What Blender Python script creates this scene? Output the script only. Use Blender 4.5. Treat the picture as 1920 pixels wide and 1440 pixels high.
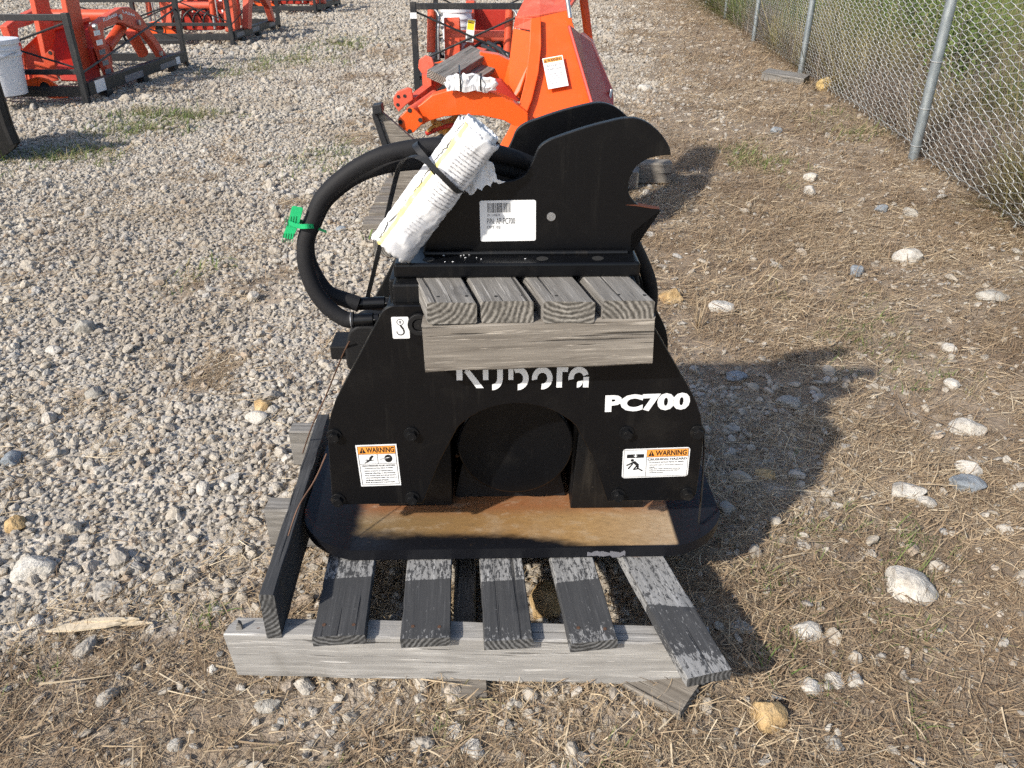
import bpy, bmesh, math, random
import numpy as np
from mathutils import Vector, Matrix, noise

# ------------------------------------------------------------------ scene, camera, light
for o in list(bpy.data.objects):
    bpy.data.objects.remove(o)
scn = bpy.context.scene
COL = scn.collection
scn.render.engine = 'CYCLES'
scn.view_settings.view_transform = 'Standard'
scn.view_settings.look = 'None'
scn.view_settings.gamma = 1
scn.view_settings.exposure = 0.44
scn.view_settings.use_curve_mapping = False
scn.cycles.max_bounces = 4
scn.cycles.diffuse_bounces = 2
scn.cycles.glossy_bounces = 2
scn.cycles.use_adaptive_sampling = True
scn.cycles.adaptive_threshold = 0.03
scn.cycles.use_denoising = False

cd = bpy.data.cameras.new('camera')
cd.sensor_width = 36
cd.lens = 36 * 1480 / 1920
cd.clip_end = 600
cam = bpy.data.objects.new('camera', cd)
COL.objects.link(cam)
cam.location = (0, 0, 1.02)
cam.rotation_euler = (math.radians(90 - 29.1), 0, 0)
scn.camera = cam

SUN = Vector((0.78, 0.78, -0.775)).normalized()      # the way the light travels
world = bpy.data.worlds.new('World')
scn.world = world
world.use_nodes = True
wn = world.node_tree
sky = wn.nodes.new('ShaderNodeTexSky')
sky.sky_type = 'NISHITA'
sky.sun_disc = False
sky.sun_elevation = math.asin(-SUN.z)
sky.sun_rotation = math.atan2(-SUN.x, -SUN.y)
sky.dust_density = 1.5
wn.links.new(sky.outputs[0], wn.nodes['Background'].inputs[0])
wn.nodes['Background'].inputs[1].default_value = 0.13
sl = bpy.data.lights.new('sun', 'SUN')
sl.energy = 4.1
sl.angle = math.radians(1.3)
sl.color = (1.0, 0.935, 0.83)
so = bpy.data.objects.new('sun', sl)
COL.objects.link(so)
so.rotation_euler = SUN.to_track_quat('-Z', 'Y').to_euler()
so.location = (-4, -4, 5)

# ------------------------------------------------------------------ helpers
R = math.radians
rng = np.random.default_rng(7)
random.seed(3)


def tag(o, label=None, cat=None, group=None, kind=None):
    if label: o['label'] = label
    if cat: o['category'] = cat
    if group: o['group'] = group
    if kind: o['kind'] = kind
    return o


def empty(name, loc=(0, 0, 0), rz=0.0, parent=None):
    o = bpy.data.objects.new(name, None)
    o.empty_display_size = 0.05
    COL.objects.link(o)
    o.location = loc
    o.rotation_euler = (0, 0, rz)
    if parent: o.parent = parent
    return o


def spline(pts, n=8):
    """Catmull-Rom through the points."""
    P = [Vector(p) for p in pts]
    out = []
    for i in range(len(P) - 1):
        a = P[max(i - 1, 0)]; b = P[i]; c = P[i + 1]; d = P[min(i + 2, len(P) - 1)]
        for k in range(n):
            t = k / n
            out.append(0.5 * ((2 * b) + (c - a) * t + (2 * a - 5 * b + 4 * c - d) * t * t + (3 * b - a - 3 * c + d) * t ** 3))
    out.append(P[-1])
    return out


class MB:
    def __init__(s):
        s.v = []; s.f = []; s.m = []

    def add(s, V, F, mi=0):
        k = len(s.v)
        s.v.extend([tuple(p) for p in V])
        for f in F:
            s.f.append([i + k for i in f]); s.m.append(mi)
        return s

    def box(s, x0, x1, y0, y1, z0, z1, mi=0, M=None):
        V = [Vector((x, y, z)) for x in (x0, x1) for y in (y0, y1) for z in (z0, z1)]
        if M is not None: V = [M @ p for p in V]
        return s.add(V, [(0, 1, 3, 2), (4, 6, 7, 5), (0, 4, 5, 1), (2, 3, 7, 6), (0, 2, 6, 4), (1, 5, 7, 3)], mi)

    def prism(s, P, d, mi=0, mside=None):
        """polygon of 3D points pushed along d"""
        n = len(P); d = Vector(d)
        V = [Vector(p) for p in P] + [Vector(p) + d for p in P]
        s.add(V, [list(range(n)), list(range(2 * n - 1, n - 1, -1))], mi)
        k = len(s.v) - 2 * n
        for i in range(n):
            j = (i + 1) % n
            s.f.append([k + i, k + n + i, k + n + j, k + j]); s.m.append(mi if mside is None else mside)
        return s

    def plate(s, pts, y0, y1, c=0.001, mi=0, mside=None):
        """upright plate cut to an outline (x,z), edges chamfered by c"""
        a = sum(pts[i][0] * pts[(i + 1) % len(pts)][1] - pts[(i + 1) % len(pts)][0] * pts[i][1] for i in range(len(pts)))
        P = []
        for q in (pts if a > 0 else pts[::-1]):
            if not P or math.hypot(q[0] - P[-1][0], q[1] - P[-1][1]) > 4e-4: P.append(q)
        n = len(P); Q = []
        for i in range(n):
            d0 = Vector((P[i][0] - P[i - 1][0], P[i][1] - P[i - 1][1])).normalized(); d1 = Vector((P[(i + 1) % n][0] - P[i][0], P[(i + 1) % n][1] - P[i][1])).normalized()
            nn = (Vector((-d0.y, d0.x)) + Vector((-d1.y, d1.x)))
            nn = nn.normalized() if nn.length > 1e-3 else Vector((-d0.y, d0.x))
            Q.append((P[i][0] + nn.x * c, P[i][1] + nn.y * c))
        V = [(x, y0, z) for x, z in Q] + [(x, y0 + c, z) for x, z in P] + [(x, y1 - c, z) for x, z in P] + [(x, y1, z) for x, z in Q]
        k = len(s.v); s.v.extend(V); ms = mi if mside is None else mside
        s.f.append([k + i for i in range(n)]); s.m.append(mi)
        s.f.append([k + 3 * n + i for i in range(n - 1, -1, -1)]); s.m.append(mi)
        for r in range(3):
            for i in range(n):
                j = (i + 1) % n
                s.f.append([k + r * n + i, k + (r + 1) * n + i, k + (r + 1) * n + j, k + r * n + j]); s.m.append(ms)
        return s

    def xz(s, pts, y0, y1, mi=0, mside=None):
        a = sum(pts[i][0] * pts[(i + 1) % len(pts)][1] - pts[(i + 1) % len(pts)][0] * pts[i][1] for i in range(len(pts)))
        if a < 0: pts = pts[::-1]
        return s.prism([(x, y0, z) for x, z in pts], (0, y1 - y0, 0), mi, mside)

    def yz(s, pts, x0, x1, mi=0):
        return s.prism([(x0, y, z) for y, z in pts], (x1 - x0, 0, 0), mi)

    def tube(s, P, r, n=10, mi=0, cap=True, r2=None):
        P = [Vector(p) for p in P]
        N = len(P)
        t = (P[1] - P[0]).normalized()
        u = t.orthogonal().normalized()
        V = []
        for i in range(N):
            t2 = (P[min(i + 1, N - 1)] - P[max(i - 1, 0)]).normalized()
            u = (u - t2 * u.dot(t2)).normalized()
            w = t2.cross(u)
            rr = r if r2 is None else r + (r2 - r) * i / (N - 1)
            for k in range(n):
                a = 2 * math.pi * k / n
                V.append(P[i] + rr * (math.cos(a) * u + math.sin(a) * w))
        F = []
        for i in range(N - 1):
            for k in range(n):
                l = (k + 1) % n
                F.append((i * n + k, i * n + l, (i + 1) * n + l, (i + 1) * n + k))
        if cap:
            F.append(tuple(range(n - 1, -1, -1))); F.append(tuple((N - 1) * n + k for k in range(n)))
        return s.add(V, F, mi)

    def cyl(s, a, b, r, n=20, mi=0, r2=None):
        return s.tube([a, b], r, n, mi, True, r2)

    def ring(s, c, ax, ro, ri, h, n=24, mi=0):
        c = Vector(c); ax = Vector(ax).normalized(); u = ax.orthogonal().normalized(); w = ax.cross(u)
        V = []
        for k in range(n):
            a = 2 * math.pi * k / n
            e = math.cos(a) * u + math.sin(a) * w
            V += [c + e * ro, c + e * ri, c + e * ri + ax * h, c + e * ro + ax * h]
        F = []
        for k in range(n):
            a = 4 * k; b = 4 * ((k + 1) % n)
            for q in range(4):
                p = (q + 1) % 4
                F.append((a + q, b + q, b + p, a + p))
        return s.add(V, F, mi)

    def ribbon(s, P, wv, th, mi=0):
        """flat strap along P; wv: half-width vector (one for all, or one per point)"""
        P = [Vector(p) for p in P]
        N = len(P)
        V = []
        for i in range(N):
            t = (P[min(i + 1, N - 1)] - P[max(i - 1, 0)]).normalized()
            w = Vector(wv[i] if isinstance(wv, list) else wv)
            nn = t.cross(w).normalized() * th
            V += [P[i] - w - nn, P[i] + w - nn, P[i] + w + nn, P[i] - w + nn]
        F = []
        for i in range(N - 1):
            for q in range(4):
                p = (q + 1) % 4
                F.append((4 * i + q, 4 * i + p, 4 * i + 4 + p, 4 * i + 4 + q))
        F += [(3, 2, 1, 0), tuple(4 * (N - 1) + q for q in range(4))]
        return s.add(V, F, mi)

    def build(s, name, mats, parent=None, smooth=None, bevel=0.0, seg=2):
        me = bpy.data.meshes.new(name)
        me.from_pydata(s.v, [], s.f)
        if not isinstance(mats, (list, tuple)): mats = [mats]
        for m in mats: me.materials.append(m)
        me.polygons.foreach_set('material_index', s.m)
        bm = bmesh.new(); bm.from_mesh(me)
        bmesh.ops.recalc_face_normals(bm, faces=bm.faces)
        bm.to_mesh(me); bm.free()
        if smooth is not None:
            me.polygons.foreach_set('use_smooth', [True] * len(me.polygons))
            me.set_sharp_from_angle(angle=R(smooth))
        me.update()
        o = bpy.data.objects.new(name, me)
        COL.objects.link(o)
        if parent: o.parent = parent
        if bevel:
            b = o.modifiers.new('bevel', 'BEVEL'); b.width = bevel; b.segments = seg
            b.limit_method = 'ANGLE'; b.angle_limit = R(40)
        return o


def dup(o, parent=None, loc=None, rot=None):
    c = o.copy(); COL.objects.link(c)
    if parent: c.parent = parent
    if loc is not None: c.location = loc
    if rot is not None: c.rotation_euler = rot
    return c


# ------------------------------------------------------------------ materials
class NT:
    def __init__(s, name):
        s.mat = bpy.data.materials.new(name)
        s.mat.use_nodes = True
        s.t = s.mat.node_tree
        s.b = s.t.nodes['Principled BSDF']

    def n(s, typ, **kw):
        nd = s.t.nodes.new(typ)
        for k, v in kw.items():
            if k.startswith('i_'):
                nd.inputs[k[2:].replace('_', ' ')].default_value = v
            else:
                setattr(nd, k, v)
        return nd

    def l(s, a, b):
        s.t.links.new(a, b)

    def noise(s, vec, scale, detail=4, rough=0.6, dist=0.0):
        nd = s.n('ShaderNodeTexNoise')
        nd.inputs['Scale'].default_value = scale; nd.inputs['Detail'].default_value = detail
        nd.inputs['Roughness'].default_value = rough; nd.inputs['Distortion'].default_value = dist
        if vec is not None: s.l(vec, nd.inputs['Vector'])
        return nd.outputs['Fac']

    def ramp(s, fac, stops, interp='LINEAR'):
        nd = s.n('ShaderNodeValToRGB')
        cr = nd.color_ramp; cr.interpolation = interp
        while len(cr.elements) < len(stops): cr.elements.new(0.5)
        for e, (p, c) in zip(cr.elements, stops):
            e.position = p
            e.color = (c, c, c, 1) if isinstance(c, (int, float)) else (*c, 1)
        s.l(fac, nd.inputs[0])
        return nd.outputs[0]

    def mix(s, fac, a, b, mode='MIX'):
        nd = s.n('ShaderNodeMix', data_type='RGBA', blend_type=mode)
        if isinstance(fac, (int, float)): nd.inputs[0].default_value = fac
        else: s.l(fac, nd.inputs[0])
        for q, i in ((a, 6), (b, 7)):
            if isinstance(q, tuple): nd.inputs[i].default_value = (*q, 1)
            else: s.l(q, nd.inputs[i])
        return nd.outputs[2]

    def math(s, op, a, b=None, c=None, clamp=False):
        nd = s.n('ShaderNodeMath', operation=op, use_clamp=clamp)
        for q, i in ((a, 0), (b, 1), (c, 2)):
            if q is None: continue
            if isinstance(q, (int, float)): nd.inputs[i].default_value = q
            else: s.l(q, nd.inputs[i])
        return nd.outputs[0]

    def sstep(s, v, a, b):
        nd = s.n('ShaderNodeMapRange', interpolation_type='SMOOTHSTEP')
        if isinstance(v, (int, float)): nd.inputs[0].default_value = v
        else: s.l(v, nd.inputs[0])
        for q, i in ((a, 1), (b, 2)):
            if isinstance(q, (int, float)): nd.inputs[i].default_value = q
            else: s.l(q, nd.inputs[i])
        return nd.outputs[0]

    def coord(s, which='Object', scale=(1, 1, 1), rand=False):
        tc = s.n('ShaderNodeTexCoord')
        mp = s.n('ShaderNodeMapping')
        mp.inputs['Scale'].default_value = scale
        s.l(tc.outputs[which], mp.inputs['Vector'])
        if rand:
            oi = s.n('ShaderNodeObjectInfo')
            vm = s.n('ShaderNodeVectorMath', operation='SCALE')
            vm.inputs[0].default_value = (31.7, 17.3, 23.9)
            s.l(oi.outputs['Random'], vm.inputs['Scale'])
            s.l(vm.outputs[0], mp.inputs['Location'])
        return mp.outputs[0]

    def sep(s, vec):
        nd = s.n('ShaderNodeSeparateXYZ'); s.l(vec, nd.inputs[0]); return nd.outputs

    def bump(s, h, strength=0.3, dist=0.002):
        nd = s.n('ShaderNodeBump')
        nd.inputs['Strength'].default_value = strength; nd.inputs['Distance'].default_value = dist
        s.l(h, nd.inputs['Height']); s.l(nd.outputs[0], s.b.inputs['Normal'])

    def out(s, col=None, rough=None, metal=None, spec=None):
        for q, k in ((col, 'Base Color'), (rough, 'Roughness'), (metal, 'Metallic'), (spec, 'Specular IOR Level')):
            if q is None: continue
            if isinstance(q, tuple): s.b.inputs[k].default_value = (*q, 1)
            elif isinstance(q, (int, float)): s.b.inputs[k].default_value = q
            else: s.l(q, s.b.inputs[k])
        return s.mat


def paint(name, col, rough=0.35, dust=(0.16, 0.13, 0.10), amount=0.25, spec=0.5, bump=0.15, scale=9.0):
    m = NT(name)
    c = m.coord('Object', rand=True)
    n1 = m.noise(c, scale, 6, 0.65)
    n2 = m.noise(c, scale * 14, 3, 0.6)
    d = m.sstep(n1, 0.5, 0.8)
    sp = m.sstep(n2, 0.66, 0.74)
    sk = m.noise(m.coord('Object', (55, 55, 5), rand=True), 1.0, 4, 0.65)
    f = m.math('ADD', m.math('MULTIPLY', d, amount), m.math('MULTIPLY', sp, amount * 0.8))
    f = m.math('ADD', f, m.math('MULTIPLY', m.sstep(sk, 0.56, 0.75), amount * 0.7), clamp=True)
    cc = m.mix(f, col, dust)
    rr = m.math('ADD', rough, m.math('MULTIPLY', f, 0.5), clamp=True)
    m.bump(n2, bump, 0.0006)
    return m.out(cc, rr, spec=spec)


def plain(name, col, rough=0.5, metal=0.0, spec=0.5, var=0.12, scale=30):
    m = NT(name)
    c = m.coord('Object')
    n1 = m.noise(c, scale, 5, 0.6)
    a = tuple(v * (1 - var) for v in col); b = tuple(min(1, v * (1 + var)) for v in col)
    m.bump(n1, 0.08, 0.001)
    return m.out(m.ramp(n1, [(0.3, a), (0.7, b)]), rough, metal, spec)


def weathered(name, light, dark, black=None, rust=None):
    """grey weathered timber, the grain runs along the object's own X; black=(x0,x1,slant,wear) is a worn coat of black paint on it"""
    m = NT(name)
    g = m.coord('Object', (5, 95, 95), rand=True)
    g2 = m.coord('Object', (9, 240, 240), rand=True)
    g3 = m.coord('Object', (3.5, 130, 130), rand=True)
    n1 = m.noise(g, 1.0, 5, 0.65, 0.4)
    n2 = m.noise(g2, 1.0, 4, 0.7)
    n3 = m.noise(g3, 1.0, 2, 0.5, 0.2)
    col = m.ramp(n1, [(0.25, dark), (0.52, tuple((a + b) / 2 for a, b in zip(light, dark))), (0.72, light)])
    col = m.mix(m.math('MULTIPLY', n2, 0.55), col, tuple(v * 0.55 for v in dark), 'MIX')
    col = m.mix(m.sstep(n2, 0.55, 0.7), col, tuple(min(1, v * 1.15) for v in light))
    crack = m.sstep(n3, 0.36, 0.29)
    col = m.mix(m.math('MULTIPLY', crack, 0.8), col, (0.03, 0.028, 0.026))
    blot = m.noise(m.coord('Object', (6, 10, 10), rand=True), 1.0, 3)
    col = m.mix(m.math('MULTIPLY', m.sstep(blot, 0.5, 0.75), 0.35), col, tuple(v * 0.7 for v in dark))
    rough = 0.85
    if black:
        o = m.sep(m.coord('Object'))
        w = m.noise(m.coord('Object', (75, 190, 190), rand=True), 1.0, 5, 0.75)
        e = m.math('ADD', o['X'], m.math('MULTIPLY', o['Y'], black[2]))
        ins = m.math('MULTIPLY', m.sstep(e, black[1] + 0.0012, black[1] - 0.0012), m.sstep(e, black[0] - 0.035, black[0] + 0.03))
        th = m.math('SUBTRACT', 0.47 + black[3] * 0.05, m.math('MULTIPLY', ins, 0.20 - 0.03 * black[3]))
        cover = m.math('MULTIPLY', m.sstep(w, th, m.math('ADD', th, 0.07)), 0.88)
        col = m.mix(cover, col, m.mix(n2, (0.007, 0.008, 0.010), (0.048, 0.050, 0.056)))
    if rust:
        o = m.sep(m.coord('Object'))
        q = m.math('MULTIPLY', m.sstep(o['X'], rust[0], rust[0] + 0.012), m.sstep(m.math('ABSOLUTE', m.math('ADD', o['Y'], m.math('MULTIPLY', blot, 0.02))), 0.031, 0.022))
        col = m.mix(m.math('MULTIPLY', q, 0.85), col, (0.26, 0.09, 0.03))
    h = m.math('SUBTRACT', m.math('MULTIPLY', n1, 0.7), m.math('MULTIPLY', crack, 1.2))
    m.bump(m.math('ADD', h, m.math('MULTIPLY', n2, 0.35)), 0.7, 0.0022)
    return m.out(col, rough, spec=0.2)


def endgrain(name, light, dark, freq=880.0):
    m = NT(name)
    c = m.coord('Object', rand=False)
    oi = m.n('ShaderNodeObjectInfo')
    o = m.sep(c)
    r1 = m.math('MULTIPLY', m.math('SINE', m.math('MULTIPLY', oi.outputs['Random'], 57.0)), 0.06)
    yy = m.math('ADD', o['Y'], r1)
    zz = m.math('ADD', o['Z'], m.math('MULTIPLY', m.math('SINE', m.math('MULTIPLY', oi.outputs['Random'], 131.0)), 0.05))
    wob = m.noise(m.coord('Object', (55, 55, 55), rand=True), 1.0, 3)
    d = m.math('SQRT', m.math('ADD', m.math('MULTIPLY', yy, yy), m.math('MULTIPLY', zz, zz)))
    d = m.math('ADD', d, m.math('MULTIPLY', wob, 0.009))
    w = m.math('MULTIPLY_ADD', m.math('SINE', m.math('MULTIPLY', d, freq)), 0.5, 0.5)
    n2 = m.noise(m.coord('Object', (200, 200, 200), rand=True), 1.0, 3, 0.7)
    n3 = m.noise(m.coord('Object', (30, 30, 30), rand=True), 1.0, 2)
    v = m.math('ADD', m.math('MULTIPLY', n2, 0.6), m.math('MULTIPLY', m.math('MULTIPLY', w, n3), 0.75))
    col = m.ramp(v, [(0.22, tuple(q * 0.3 for q in dark)), (0.5, dark), (0.85, light)])
    m.bump(v, 0.6, 0.0014)
    return m.out(col, 0.9, spec=0.15)


M = {}
M['black'] = paint('black_gloss_paint', (0.0032, 0.0035, 0.0045), 0.28, (0.11, 0.10, 0.085), 0.075, spec=0.3, bump=0.04)
M['black_dusty'] = paint('black_dusty_paint', (0.005, 0.0054, 0.0065), 0.42, (0.13, 0.11, 0.085), 0.16, spec=0.3)
M['black_flat'] = paint('black_flat', (0.010, 0.010, 0.011), 0.6, (0.10, 0.085, 0.07), 0.12, spec=0.25)
M['hose'] = paint('hose_sleeve', (0.014, 0.014, 0.016), 0.68, (0.08, 0.075, 0.07), 0.10, spec=0.25, bump=0.5, scale=14)
M['strap'] = plain('strap_plastic', (0.02, 0.02, 0.021), 0.45, var=0.3)
M['rusty_edge'] = paint('raw_edge', (0.10, 0.035, 0.02), 0.7, (0.05, 0.03, 0.02), 0.5, spec=0.2)
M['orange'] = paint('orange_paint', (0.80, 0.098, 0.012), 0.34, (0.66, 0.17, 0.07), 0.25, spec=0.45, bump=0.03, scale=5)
M['faded'] = paint('faded_orange_paint', (0.62, 0.10, 0.055), 0.5, (0.66, 0.27, 0.20), 0.6, spec=0.35, bump=0.03, scale=5)
M['sun_red'] = paint('sun_faded_red', (0.56, 0.075, 0.03), 0.45, (0.60, 0.25, 0.18), 0.45, spec=0.35, bump=0.03, scale=5)
M['dark_red'] = paint('dull_red_and_shaded_orange', (0.42, 0.03, 0.018), 0.45, (0.5, 0.14, 0.09), 0.3, spec=0.35, bump=0.03, scale=5)  # dull red parts, and the painted-in shade on the orange bucket's side
M['crate'] = paint('crate_black', (0.018, 0.019, 0.022), 0.5, (0.16, 0.14, 0.12), 0.25, spec=0.35)
M['white'] = plain('label_white', (0.78, 0.79, 0.80), 0.4, var=0.02)
M['decal'] = plain('decal_white', (0.80, 0.81, 0.82), 0.35, var=0.03)
M['ink'] = plain('label_black', (0.012, 0.012, 0.014), 0.45, var=0.2)
M['grey_ink'] = plain('label_grey', (0.16, 0.16, 0.18), 0.5, var=0.1)
M['amber'] = plain('label_orange', (0.82, 0.33, 0.06), 0.4, var=0.05)
M['yellow'] = plain('label_yellow', (0.85, 0.60, 0.03), 0.4, var=0.05)
M['bucket_white'] = plain('white_plastic', (0.74, 0.75, 0.78), 0.4, var=0.04, scale=6)
M['steel'] = plain('bare_steel', (0.42, 0.43, 0.45), 0.38, metal=0.8, var=0.2)
M['green'] = plain('green_plastic', (0.01, 0.42, 0.15), 0.4, var=0.08)
M['green_dark'] = plain('green_emboss', (0.006, 0.20, 0.07), 0.5)
M['wire'] = plain('rusty_wire', (0.13, 0.07, 0.045), 0.7, metal=0.3, var=0.4)
M['rubber'] = plain('black_rubber', (0.015, 0.015, 0.015), 0.8)
M['amber_wrap'] = plain('amber_wrap', (0.55, 0.30, 0.08), 0.25, var=0.5, scale=40)

gv = NT('galvanised_steel')
c_ = gv.coord('Object', (1, 1, 0.4))
n_ = gv.noise(c_, 26, 5, 0.6)
gv.bump(n_, 0.1, 0.001)
M['galv'] = gv.out(gv.ramp(n_, [(0.3, (0.20, 0.23, 0.25)), (0.7, (0.36, 0.40, 0.42))]), 0.45, 0.55)
M['mesh_wire'] = plain('mesh_wire', (0.50, 0.51, 0.50), 0.38, metal=0.45, var=0.15)

WL, WD = (0.35, 0.335, 0.315), (0.135, 0.126, 0.115)
M['wood'] = weathered('grey_timber', WL, WD)
M['wood_pale'] = weathered('bleached_timber', (0.50, 0.487, 0.468), (0.23, 0.222, 0.212))
M['wood_brown'] = weathered('brown_grey_timber', (0.38, 0.345, 0.30), (0.115, 0.10, 0.085))
M['wood_black'] = weathered('black_painted_timber', (0.40, 0.40, 0.40), (0.17, 0.17, 0.17), black=(-9, 9, 0, 0.0))
M['end'] = endgrain('timber_end', (0.34, 0.32, 0.29), (0.15, 0.14, 0.125))
M['end_dark'] = endgrain('slat_end', (0.20, 0.20, 0.20), (0.08, 0.08, 0.08))
M['end_pale'] = endgrain('stringer_end', (0.42, 0.42, 0.41), (0.25, 0.25, 0.24))

# steel sole of the compactor: black paint with dried mud lying on its middle
pn = NT('sole_plate')
o_ = pn.sep(pn.coord('Object'))
nz = pn.noise(pn.coord('Object', (9, 22, 9)), 1.0, 6, 0.65)
nf = pn.noise(pn.coord('Object', (70, 150, 70)), 1.0, 6, 0.75)
ns = pn.noise(pn.coord('Object', (26, 48, 26)), 1.0, 6, 0.72)
gn = pn.n('ShaderNodeNewGeometry'); up_ = pn.sep(gn.outputs['True Normal'])['Z']
nb = pn.noise(pn.coord('Object', (7, 7, 7)), 1.0, 4, 0.6)
u_ = o_['X']; v_ = o_['Y']
lim = pn.ramp(pn.math('MULTIPLY_ADD', u_, 1 / 0.6, 0.5), [(0.0, 0.60), (0.30, 0.52), (0.50, 0.42), (0.62, 0.24), (0.72, 0.02), (1.0, 0.0)])
edge = pn.math('MULTIPLY', lim, 0.085)
inn = pn.sstep(pn.math('ADD', v_, pn.math('MULTIPLY_ADD', nz, 0.05, -0.025)), pn.math('SUBTRACT', edge, 0.008), pn.math('ADD', edge, 0.02))
sid = pn.math('MULTIPLY', pn.sstep(pn.math('ADD', u_, pn.math('MULTIPLY_ADD', nz, 0.03, -0.015)), -0.276, -0.250), pn.sstep(u_, 0.281, 0.274))
spot = pn.sstep(nf, 0.60, 0.72)
sid = pn.math('MULTIPLY', sid, pn.math('MULTIPLY', pn.sstep(up_, 0.6, 0.75), pn.sstep(v_, 0.0100, 0.0135)))
dirt = pn.math('MULTIPLY', sid, pn.math('MAXIMUM', pn.math('MULTIPLY', inn, 0.92), pn.math('MULTIPLY', spot, 0.35)))
warm = pn.ramp(pn.math('MULTIPLY_ADD', u_, 1 / 0.6, 0.5), [(0.0, (0.17, 0.12, 0.055)), (0.5, (0.30, 0.165, 0.055)), (0.72, (0.38, 0.235, 0.10)), (1.0, (0.42, 0.31, 0.20))])
warm = pn.mix(pn.math('MULTIPLY', pn.sstep(nb, 0.45, 0.7), 0.6), warm, (0.42, 0.33, 0.23))
warm = pn.mix(pn.math('MULTIPLY', pn.sstep(v_, 0.085, 0.125), 0.75), warm, (0.26, 0.085, 0.03))
warm = pn.mix(pn.math('MULTIPLY', pn.sstep(nf, 0.42, 0.62), 0.35), warm, (0.22, 0.13, 0.06))
warm = pn.mix(pn.math('MULTIPLY', pn.sstep(ns, 0.5, 0.66), 0.3), warm, (0.50, 0.41, 0.30))
warm = pn.mix(pn.math('MULTIPLY', pn.sstep(ns, 0.44, 0.3), 0.25), warm, (0.10, 0.08, 0.05))
pc = pn.mix(dirt, (0.007, 0.0075, 0.010), warm)
pn.bump(pn.math('ADD', nf, ns), 0.5, 0.0012)
M['sole'] = pn.out(pc, pn.math('MULTIPLY_ADD', dirt, 0.5, 0.36), spec=0.35)


def stone_mat(name, stops, rand=True, speck=0.5):
    m = NT(name)
    oi = m.n('ShaderNodeObjectInfo')
    c = m.coord('Object', rand=True)
    base = m.ramp(oi.outputs['Random'], stops) if rand else None
    if rand:
        n1 = m.noise(c, 1.3, 2, 0.6)
        base = m.mix(m.math('MULTIPLY_ADD', n1, 0.6, 0.32), base, (0.25, 0.22, 0.18))
        pt = m.noise(oi.outputs['Location'], 1.1, 3, 0.6)
        base = m.mix(m.math('MULTIPLY', m.sstep(pt, 0.46, 0.66), 0.5), base, (0.24, 0.195, 0.145))
        m.bump(n1, 0.25, 0.3)
        return m.out(base, 0.9, spec=0.2)
    n1 = m.noise(c, 26, 5, 0.7); n2 = m.noise(c, 210, 3, 0.7); n3 = m.noise(c, 75, 4, 0.65)
    base = m.ramp(n1, stops)
    col = m.mix(m.math('MULTIPLY', m.sstep(n2, 0.5, 0.72), speck), base, (0.10, 0.09, 0.08))
    col = m.mix(m.math('MULTIPLY', m.sstep(n3, 0.52, 0.68), 0.35), col, (0.30, 0.24, 0.17))
    m.bump(m.math('ADD', n3, m.math('MULTIPLY', n2, 0.4)), 0.9, 0.006)
    return m.out(col, 0.92, spec=0.15)


M['gravel'] = stone_mat('gravel_stone', [(0.0, (0.74, 0.68, 0.59)), (0.2, (0.55, 0.49, 0.41)), (0.38, (0.80, 0.76, 0.69)), (0.52, (0.42, 0.39, 0.355)), (0.66, (0.70, 0.63, 0.53)), (0.78, (0.50, 0.51, 0.52)), (0.88, (0.82, 0.79, 0.74)), (0.95, (0.52, 0.36, 0.23)), (1.0, (0.34, 0.32, 0.30))])
M['rock_pale'] = stone_mat('pale_granite', [(0.3, (0.34, 0.31, 0.27)), (0.5, (0.52, 0.49, 0.44)), (0.7, (0.62, 0.595, 0.55))], False, 0.4)
M['rock_tan'] = stone_mat('tan_rock', [(0.3, (0.30, 0.19, 0.09)), (0.5, (0.46, 0.32, 0.16)), (0.7, (0.58, 0.43, 0.25))], False, 0.3)
M['rock_blue'] = stone_mat('blue_grey_rock', [(0.3, (0.17, 0.19, 0.21)), (0.6, (0.30, 0.33, 0.36)), (0.75, (0.42, 0.45, 0.47))], False, 0.3)
M['rock_grey'] = stone_mat('grey_rock', [(0.3, (0.26, 0.24, 0.21)), (0.6, (0.42, 0.40, 0.36)), (0.75, (0.52, 0.50, 0.46))], False, 0.4)
M['rock_yellow'] = stone_mat('yellow_rock', [(0.3, (0.42, 0.28, 0.10)), (0.6, (0.60, 0.44, 0.20)), (0.75, (0.68, 0.55, 0.32))], False, 0.3)


def blade_mat(name, stops, rough=0.75):
    m = NT(name)
    oi = m.n('ShaderNodeObjectInfo')
    at = m.n('ShaderNodeAttribute', attribute_name='shade')
    pt = m.noise(oi.outputs['Location'], 1.6, 3, 0.6)
    f = m.math('ADD', m.math('MULTIPLY', oi.outputs['Random'], 0.3), m.math('MULTIPLY', at.outputs['Fac'], 0.5))
    f = m.math('ADD', f, m.math('MULTIPLY', m.sstep(pt, 0.35, 0.65), 0.2))
    col = m.ramp(f, stops)
    return m.out(col, rough, spec=0.25)


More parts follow.
